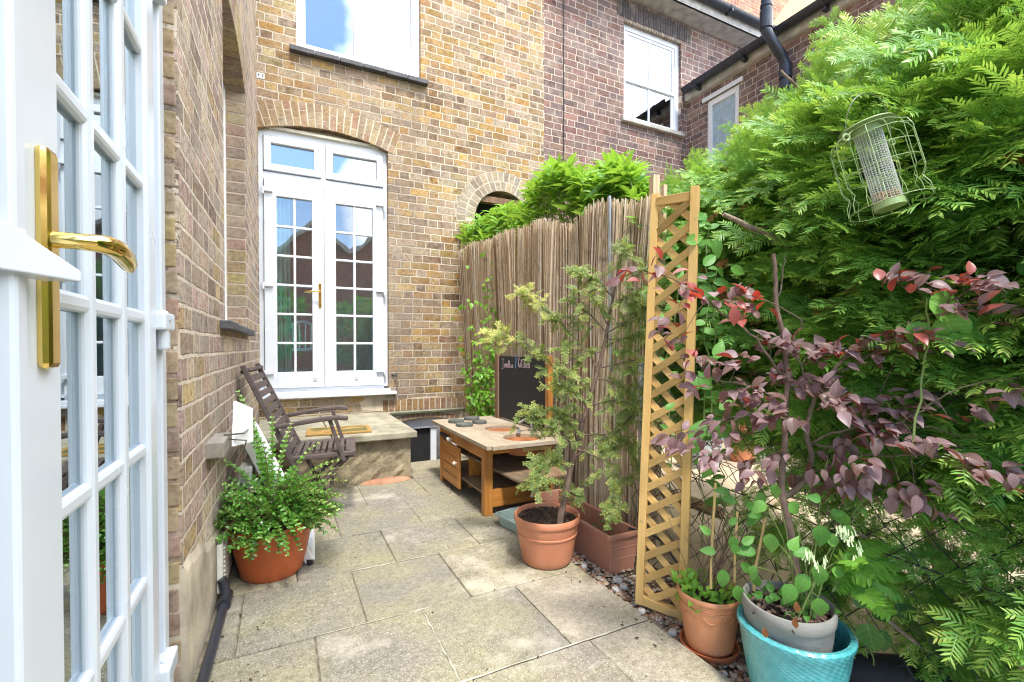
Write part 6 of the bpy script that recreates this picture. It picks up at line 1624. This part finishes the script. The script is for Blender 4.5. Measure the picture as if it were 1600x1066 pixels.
# --- copper beech in the bowl
TB = 1.37
bt = MB(); limb(bt, [(1247, 925, 1.345), (1244, 895, 1.345), (1238, 850, 1.35), (1228, 800, 1.36), (1222, 775, 1.37)], .0125, .011, 12, TB, .001)
limb(bt, [(1222, 776), (1222, 740), (1226, 690), (1227, 640), (1230, 590), (1224, 530), (1214, 480), (1211, 430), (1208, 397)], .0092, .0055, 10, TB, .0015); bt.build('trunk', M['bark_red'], be, smooth=True)
bt = MB(); limb(bt, [(1222, 778), (1240, 768), (1258, 748), (1268, 715), (1261, 682), (1264, 650), (1275, 620), (1292, 590), (1318, 562), (1330, 545)], .0095, .0035, 10, (1.37, 1.30), .0015)
bt.build('branch', M['bark_grey'], be, smooth=True)
bt = MB(); segs = []
for pts, r0, T in [([(1240, 610), (1205, 560), (1170, 520), (1120, 482), (1085, 455), (1040, 432), (995, 428)], .004, (1.37, 1.22)), ([(1262, 700), (1290, 682), (1330, 668), (1380, 662), (1450, 668), (1505, 682), (1522, 678)], .0045, (1.37, 1.10)),
                   ([(1300, 585), (1350, 560), (1400, 530), (1440, 505), (1470, 480), (1520, 450), (1560, 440)], .004, (1.34, 1.06)), ([(1264, 660), (1230, 655), (1180, 650), (1130, 655), (1090, 672), (1060, 690)], .0035, (1.37, 1.25)), ([(1262, 690), (1300, 700), (1370, 712), (1440, 712), (1500, 725), (1580, 745)], .0035, (1.37, 1.06)),
                   ([(1226, 640), (1190, 610), (1150, 600), (1110, 590), (1070, 590)], .003, (1.37, 1.28)), ([(1268, 715), (1310, 690), (1360, 640), (1400, 560), (1440, 470), (1405, 445)], .002, (1.37, 1.22)), ([(1400, 662), (1440, 640), (1480, 615), (1530, 600), (1590, 590)], .0025, (1.2, 1.05)), ([(1226, 700), (1200, 715), (1160, 730), (1120, 720)], .003, (1.37, 1.27)),
                   ([(1275, 620), (1260, 590), (1240, 555), (1200, 535)], .003, (1.33, 1.27)), ([(1262, 730), (1300, 745), (1340, 765), (1400, 765), (1450, 770)], .003, (1.37, 1.25)), ([(1228, 560), (1240, 530), (1250, 500), (1200, 470), (1160, 462)], .003, (1.37, 1.3)), ([(1211, 470), (1222, 445), (1226, 400)], .004, 1.37), ([(1320, 560), (1350, 545), (1400, 545)], .003, (1.30, 1.24))]:
    P = limb(bt, pts, r0, .0011, 6, T, .004, 4); segs.append(P)
allp = [p for P in segs for p in P]
cl_ = [(985, 430, 5), (1030, 422, 4), (1075, 437, 3), (1108, 472, 5), (1060, 462, 3), (1150, 465, 8), (1185, 478, 7), (1160, 492, 5), (1052, 507, 3), (1070, 520, 4), (1075, 560, 5), (1092, 600, 5), (1132, 568, 6), (1160, 560, 5), (1205, 535, 10), (1240, 540, 9), (1262, 560, 8), (1290, 550, 9), (1312, 545, 7), (1340, 548, 6),
       (1150, 622, 7), (1185, 618, 8), (1210, 632, 9), (1235, 655, 6), (1262, 615, 12), (1290, 600, 8), (1300, 628, 12), (1325, 635, 8), (1345, 650, 4), (1190, 655, 6), (1130, 655, 6), (1150, 680, 5), (1090, 685, 5), (1060, 692, 4), (1112, 712, 5), (1125, 705, 4), (1165, 725, 5), (1175, 745, 4), (1215, 708, 5), (1230, 740, 3),
       (1392, 445, 5), (1425, 438, 7), (1450, 450, 4), (1490, 438, 6), (1520, 442, 6), (1550, 448, 5), (1372, 535, 8), (1400, 535, 9), (1345, 560, 5), (1420, 528, 6), (1470, 535, 5), (1500, 485, 5), (1520, 482, 4), (1585, 500, 4), (1372, 622, 4), (1400, 640, 6), (1440, 625, 3), (1480, 648, 3), (1540, 620, 4), (1590, 600, 3), (1360, 665, 8), (1385, 680, 7),
       (1330, 690, 6), (1300, 700, 5), (1430, 690, 5), (1460, 695, 5), (1490, 712, 4), (1530, 725, 5), (1552, 745, 6), (1575, 738, 4), (1330, 735, 6), (1305, 755, 7), (1350, 762, 5), (1375, 745, 5), (1430, 765, 6), (1450, 785, 4), (1410, 770, 4), (1290, 735, 4), (1270, 760, 3), (1245, 600, 6), (1170, 600, 5), (1215, 590, 6), (1345, 715, 5)]
Lv = Leaves(.044, .028, (.2, .8, 1, .85, .5, .03), .30, .35); Lr = Leaves(.045, .028, (.2, .8, 1, .85, .5, .03), .35, .3)
for (x, y, n) in cl_:
    T = 1.36 - (.30 if x > 1240 else .15) * min(1, abs(x - 1240) / 320) + rs.uniform(-.05, .03); c = at(x, y, T=T)
    near = min(allp, key=lambda p: (p - c).length)
    bt.tube([near, near.lerp(c, .5) + Vector((0, 0, .008)), c], [.0012, .001, .0007], 4, cap=False)
    young = y < 500 or (y < 565 and rs.random() < .35)
    out = unit(A(c) - A(at(1250, 640, T=1.36)))
    for k in range(int(n * 1.55 + 1)):
        pp = A(c) + rnd(.036) * np.array([1, 1, .6]); d = out * .8 + rnd(.85) + np.array([0, 0, -.18]); nn = np.array([0, 0, 1.0]) + tocam(pp) * rs.uniform(.0, .9) + rnd(.35)
        (Lr if young and rs.random() < (.42 if x < 1300 else .2) else Lv).add(pp, d, nn, rs.uniform(.6, 1.15), .55 + rs.uniform(-.4, .35))
for (x, y, dx, dz, s) in ((1048, 685, -1, -.15, 1.2), (1062, 690, .3, -1, 1.0), (1068, 672, .5, 1, .7), (1085, 478, 0, 0, .1), (1148, 480, 0, -1, 1.1), (968, 436, -1, -.5, .9)):
    pp = A(at(x, y, T=1.24)); (Lr if y < 600 and s > 1 else Lv).add(pp, RT * dx + Vector((0, 0, dz)), tocam(pp) + rnd(.2), s, .8)
bt.build('twigs', M['bark_grey'], be); Lv.build('foliage', M['beech'], be)
M['beech_red'] = leafmat('young_copper_leaf', [(0, (.20, .035, .03)), (.5, (.34, .06, .045)), (1, (.42, .16, .14))], .35, .35, tcol=(.60, .06, .02), spec=.5)
Lr.build('young_leaves', M['beech_red'], be)
# green plants sharing the bowl
Lv = Leaves(.056, .037, HEART, .28, .3); stm = MB()
spots = [(1205, 835, 1.1, 0, -1), (1285, 822, 1.15, -.1, -1), (1312, 798, 1.05, .3, -1), (1345, 798, .8, .8, -.6), (1325, 820, .9, -.2, -1), (1270, 868, 1.05, -1, .2), (1285, 885, 1.1, -.3, -1), (1262, 900, 1.1, -.5, -.7), (1240, 915, 1.1, -.5, -.9), (1280, 935, 1.15, .1, -1), (1308, 850, .9, -.6, .5), (1318, 870, .8, 1, -.3), (1300, 890, .9, 1, -.4), (1234, 785, .9, .6, -.8), (1212, 757, .8, 0, -1), (1195, 785, .9, -.6, -.5), (1282, 780, .7, -1, .2), (1350, 780, .7, 1, .3), (1300, 805, .7, .9, .4), (1180, 885, .8, -.3, -.9), (1236, 860, .8, .4, .9)]
b0 = A(Vector(BC)) + np.array([0, 0, .10])
for (x, y, s, dx, dz) in spots:
    pp = A(at(x, y, T=1.27 if x > 1230 else 1.33)); Lv.add(pp, RT * dx + Vector((0, 0, dz)), tocam(pp) + rnd(.35) + np.array([0, 0, .3]), s, .62 + rs.uniform(-.22, .15))
    b = b0 + np.array([rs.uniform(-.05, .07), rs.uniform(-.08, .02), 0]); stm.tube([Vector(b), Vector(b).lerp(Vector(pp), .55) + Vector((0, 0, .04)), Vector(pp)], [.002, .0015, .001], 5, cap=False)
for _ in range(60):
    a = rs.uniform(0, 6.28); r = rs.uniform(.0, .10); pp = b0 + np.array([r * math.cos(a) + .02, r * math.sin(a) - .01, rs.uniform(.0, .05)]); Lv.add(pp, rnd(1) + np.array([0, -.2, .3]), tocam(pp) + rnd(.6), rs.uniform(.3, .75), .45 + rs.uniform(-.2, .2))
Lv.build('leaves', M['broad'], be); stm.build('stems', M['stem_green'], be)
m = MB(); q = at(1330, 845, T=1.25)     # cream flower tassels
for (x, y) in ((1268, 868), (1275, 880), (1262, 862), (1310, 820), (1318, 830), (1326, 842), (1332, 832), (1340, 850), (1322, 826), (1345, 862), (1335, 866), (1288, 872)):
    for k in range(7): p = at(x + rs.uniform(-4, 4), y + rs.uniform(-6, 8), T=1.25); m.tube([p, p + Vector((rs.uniform(-.006, .006), rs.uniform(-.006, .006), -.016))], [.0012, .0022], 5)
m.build('blossoms', plain('cream_green_flowers', (.62, .72, .40), .7), be)
m = MB(); Ld = Leaves(.05, .02, (.2, .9, 1, .5, .05), .6, .4)
for (x, y, dz) in ((1242, 965, -1), (1195, 980, -1), (1245, 940, -1)): pp = A(at(x, y, T=1.21)); Ld.add(pp, np.array([.1, 0, dz]), tocam(pp) + rnd(.2), .8, .5)
Ld.build('dead_leaves', M['dead'], be)

# --- fern and dark leaves at the foot of the hedge
fn = thing('fern', 'small green fern spreading beside the turquoise pot under the hedge', 'fern', (1.5, .75, 0))
Lv = Leaves(.022, .008, (.5, 1, .8, .05), .1, .1); stm = MB()
for tgt in [(1405, 930, 1.3), (1400, 880, 1.35), (1380, 850, 1.35), (1360, 905, 1.25), (1425, 905, 1.4), (1390, 960, 1.25), (1340, 880, 1.22), (1370, 945, 1.22)]:
    P = path([(1300, 925, 1.30), ((1300 + tgt[0]) / 2, (925 + tgt[1]) / 2 - 22, 1.29), tgt], 1.3, .001, 12); stm.tube(P, .001, 4, cap=False); n = len(P)
    for i in range(3, n):
        d = unit(A(P[i] - P[i - 1])); sd = unit(np.cross(d, tocam(A(P[i])) + np.array([0, 0, .6])))
        for s in (-1, 1): Lv.add(A(P[i]), sd * s + d * .35, np.array([0, 0, 1]) + tocam(A(P[i])) * .6, 1.5 * math.sin(PI * min(1, .15 + .85 * (1 - i / n))) + .2, .5 + rs.uniform(-.1, .2))
Lv.build('fronds', M['laurel'], fn); stm.build('stems', M['stem_green'], fn)
dk = thing('broadleaf_plant', 'dark green plant with one large pointed leaf beside the turquoise pot', 'plant', (1.5, .7, 0))
Lv = Leaves(.10, .062, HEART, .25, .3)
for (x, y, dx, dz, s, t) in [(1355, 975, .25, -1, 1.05, .5), (1380, 985, 0, -1, .7, .3), (1420, 980, .9, -.4, .8, 0), (1450, 1000, .8, -.5, .8, -.1), (1345, 950, -.2, 1, .5, .4), (1480, 1020, .9, -.3, .7, 0), (1400, 960, .9, .3, .7, .05), (1365, 965, .9, .2, .6, .3)]:
    pp = A(at(x, y, T=1.27)); Lv.add(pp, RT * dx + Vector((0, 0, dz)), tocam(pp) + rnd(.3) + np.array([0, 0, .3]), s, t)
Lv.build('foliage', M['broad_dark'], dk); m = MB(); limb(m, [(1365, 1040, 1.33), (1360, 1000, 1.3), (1358, 965, 1.27)], .002, .0015, 5); m.build('stem', M['stem_green'], dk)

# --- small orange pot planting
Lv = Leaves(.026, .019, HEART, .25, .3); Lb = Leaves(.058, .034, (.3, .9, 1, .85, .5, .03), .25, .25); stm = MB(); s0 = A(Vector(SC)) + np.array([0, 0, .17])
for _ in range(210):
    a = rs.uniform(0, 6.28); r = .09 * math.sqrt(rs.random()); pp = s0 + np.array([r * math.cos(a) - .02, r * math.sin(a) + .01, rs.uniform(-.01, .065)]); Lv.add(pp, rnd(1) + np.array([0, 0, .2]), tocam(pp) * .6 + np.array([0, 0, .7]) + rnd(.5), rs.uniform(.6, 1.2), .68 + rs.uniform(-.25, .2))
for (x, y, s, dx, dz) in [(1180, 862, 1.1, -1, .1), (1144, 838, .9, .2, -1), (1144, 850, .8, .5, -.8), (1130, 890, 1.1, 0, -1), (1152, 915, 1.1, .2, -1), (1165, 930, 1.0, .6, -.8), (1158, 880, .9, .6, -.5), (1118, 862, .8, -.9, .1), (1110, 835, .7, -.6, .5), (1170, 808, .8, .8, .3), (1150, 785, .8, -.8, .3), (1140, 770, .8, -1, .2), (1165, 790, .8, 1, -.1), (1186, 800, 1.0, -.7, -.7), (1195, 772, .9, -.6, -.7), (1140, 820, .6, .6, .6), (1178, 897, .9, .3, -.9), (1160, 850, .8, .8, .5)]:
    pp = A(at(x, y, T=1.43)); Lb.add(pp, RT * dx + Vector((0, 0, dz)), tocam(pp) + rnd(.35) + np.array([0, 0, .3]), s, .5 + rs.uniform(-.25, .2))
    b = s0 + rnd(.04) * np.array([1, 1, 0]); stm.tube([Vector(b), Vector(b).lerp(Vector(pp), .6) + Vector((0, 0, .03)), Vector(pp)], [.002, .0016, .001], 5, cap=False)
for k in range(16):
    b = s0 + rnd(.05) * np.array([1, 1, 0]); e = Vector(b) + Vector((rs.uniform(-.1, .12), rs.uniform(-.1, .1), rs.uniform(.15, .32))); stm.tube([Vector(b), Vector(b).lerp(e, .5) + Vector(rnd(.012)), e], [.0018, .0015, .0008], 4, cap=False)
Lv.build('small_leaves', M['laurel'], sp_); Lb.build('large_leaves', M['broad'], sp_); stm.build('stems', M['bark_red'], sp_)
for (x0_, y0_, x1_, y1_, T) in ((1111, 880, 1118, 755, 1.52), (1148, 870, 1152, 800, 1.50), (1178, 900, 1196, 810, 1.46)):
    m = MB(); m.tube([at(x0_, y0_ + 40, T=T), at(x0_, y0_, T=T), at(x1_, y1_, T=T)], .0042, 8); m.build('cane', M['cane'], sp_)
# weeds in the trough
tw = MB(); Lv = Leaves(.028, .018, HEART, .3, .3)
for _ in range(26):
    pp = np.array([rs.uniform(1.38, 1.48), rs.uniform(1.78, 2.0), rs.uniform(.08, .15)]); Lv.add(pp, rnd(1), np.array([0, -.3, 1]) + rnd(.5), rs.uniform(.6, 1.1), .55 + rs.uniform(-.2, .2))
Lv.build('weeds', M['broad'], tr)
# moss / dry bits on the paving edge
tw = MB()
for _ in range(260):
    x = rs.uniform(1.27, 1.58); y = rs.uniform(.5, 1.6); a = rs.uniform(0, 3.1); l = rs.uniform(.015, .06)
    tw.bar((x, y, -.018), (x + l * math.cos(a), y + l * math.sin(a), -.014 + rs.uniform(0, .01)), .0022, .0015, tint=rs.random())
o = tw.build('dry_twigs', M['twig']); tag(o, kind='stuff')

# --- trees standing behind the viewpoint (mirrored in the glass)
Lb_ = leaf(.16, .10, (.3, 1, .9, .05), .2, .2)
for i, (x, y, h, w_, lb) in enumerate([(-.6, -7.5, 3.1, 1.3, 'bushy green tree mirrored low in the left french door glass'), (2.4, -7.0, 2.6, 1.3, 'rounded green bush mirrored low in the right french door glass'), (5.5, -6.5, 3.4, 1.6, 'broad green tree mirrored beyond the right french door glass')]):
    t_ = thing('garden_tree', lb, 'tree', (x, y, -.3), 'trees behind the viewpoint')
    n = 1500; u = rng.normal(size=(n, 3)); u /= np.linalg.norm(u, axis=1)[:, None]; r = rng.uniform(.5, 1, n) ** .5 * (1 + .18 * np.sin(u[:, 0] * 5 + i) * np.cos(u[:, 2] * 6))
    P = u * r[:, None] * np.array([w_, w_, h * .45]) + np.array([x, y, h * .58]); S_ = Scat(); S_.add(*Lb_, frames(u + rng.normal(size=(n, 3)) * .6, rng.normal(size=(n, 3)) * .6 + np.array([0, 0, 1]), rng.uniform(.7, 1.3, n)), P, rng.uniform(.1, .8, n)); S_.build('crown', M['broad'], t_)
    m = MB(); m.tube([(x, y, -.3), (x + .05, y, h * .4), (x, y + .05, h * .8)], [.09, .07, .03], 8)
    for k in range(5): a = k * 1.26; m.tube([(x + .03, y, h * .35), (x + w_ * .5 * math.cos(a), y + w_ * .5 * math.sin(a), h * .65)], [.04, .012], 6)
    m.build('trunk', M['bark'], t_)
# ------------------------------------------------------------------ camera, sky, sun
cam = bpy.data.cameras.new('camera'); co = bpy.data.objects.new('camera', cam); C.objects.link(co)
co.matrix_world = Matrix(((RT.x, UP.x, -FW.x, 0), (RT.y, UP.y, -FW.y, 0), (RT.z, UP.z, -FW.z, CZ), (0, 0, 0, 1)))
cam.sensor_width = 36; cam.lens = 36 * F / 1600; cam.shift_y = (CY - 533) / 1600; cam.clip_start = .02; cam.clip_end = 500
sc = bpy.context.scene; sc.camera = co
wd = bpy.data.worlds.new('World'); sc.world = wd; wd.use_nodes = True
nt = wd.node_tree; nt.nodes.clear(); L = nt.links
ou = nt.nodes.new('ShaderNodeOutputWorld'); bg = nt.nodes.new('ShaderNodeBackground'); sk = nt.nodes.new('ShaderNodeTexSky')
SE, SA = R(62), R(186)   # sun elevation; azimuth of the sun direction in the XY plane measured from +Y clockwise
sk.sky_type = 'NISHITA'; sk.sun_disc = False; sk.sun_elevation = SE; sk.sun_rotation = SA; sk.dust_density = .3; sk.ozone_density = 3.0
tc = nt.nodes.new('ShaderNodeTexCoord'); no = nt.nodes.new('ShaderNodeTexNoise'); no.inputs['Scale'].default_value = 2.3; no.inputs['Detail'].default_value = 6
mp = nt.nodes.new('ShaderNodeMapping'); mp.inputs['Scale'].default_value = (1, 1, 1.8); mp.inputs['Location'].default_value = (0.3, .1, .2)
L.new(tc.outputs['Generated'], mp.inputs[0]); L.new(mp.outputs[0], no.inputs['Vector'])
rp = nt.nodes.new('ShaderNodeValToRGB'); rp.color_ramp.elements[0].position = .40; rp.color_ramp.elements[1].position = .52
sx = nt.nodes.new('ShaderNodeSeparateXYZ'); L.new(tc.outputs['Generated'], sx.inputs[0])
ma = nt.nodes.new('ShaderNodeMath'); ma.operation = 'MULTIPLY_ADD'; L.new(sx.outputs[0], ma.inputs[0]); ma.inputs[1].default_value = 3.5; ma.inputs[2].default_value = -.42
mc_ = nt.nodes.new('ShaderNodeClamp'); mc_.inputs[1].default_value = -.3; mc_.inputs[2].default_value = .2; L.new(ma.outputs[0], mc_.inputs[0]); mb_ = nt.nodes.new('ShaderNodeMath'); L.new(mc_.outputs[0], mb_.inputs[0]); L.new(no.outputs[0], mb_.inputs[1]); L.new(mb_.outputs[0], rp.inputs[0])
mx = nt.nodes.new('ShaderNodeMix'); mx.data_type = 'RGBA'; L.new(rp.outputs[0], mx.inputs[0]); L.new(sk.outputs[0], mx.inputs[6]); mx.inputs[7].default_value = (9.5, 9.8, 10.2, 1)
L.new(mx.outputs[2], bg.inputs[0]); bg.inputs[1].default_value = .15; L.new(bg.outputs[0], ou.inputs[0])
sl = bpy.data.lights.new('sun', 'SUN'); so = bpy.data.objects.new('sun', sl); C.objects.link(so)
sl.energy = 1.6; sl.angle = R(9); sl.color = (1, .95, .86)
sd = Vector((math.sin(SA) * math.cos(SE), math.cos(SA) * math.cos(SE), math.sin(SE)))
so.rotation_euler = sd.to_track_quat('Z', 'Y').to_euler()
sc.view_settings.view_transform = 'Standard'; sc.view_settings.look = 'None'; sc.view_settings.gamma = 1; sc.view_settings.exposure = 1.95
sc.cycles.max_bounces = 8; sc.cycles.transparent_max_bounces = 12; sc.cycles.diffuse_bounces = 4; sc.cycles.glossy_bounces = 4
sc.cycles.use_adaptive_sampling = True
try: sc.cycles.use_denoising = True; sc.cycles.pixel_filter_type = 'BLACKMAN_HARRIS'; sc.cycles.filter_width = 1.15
except Exception: pass
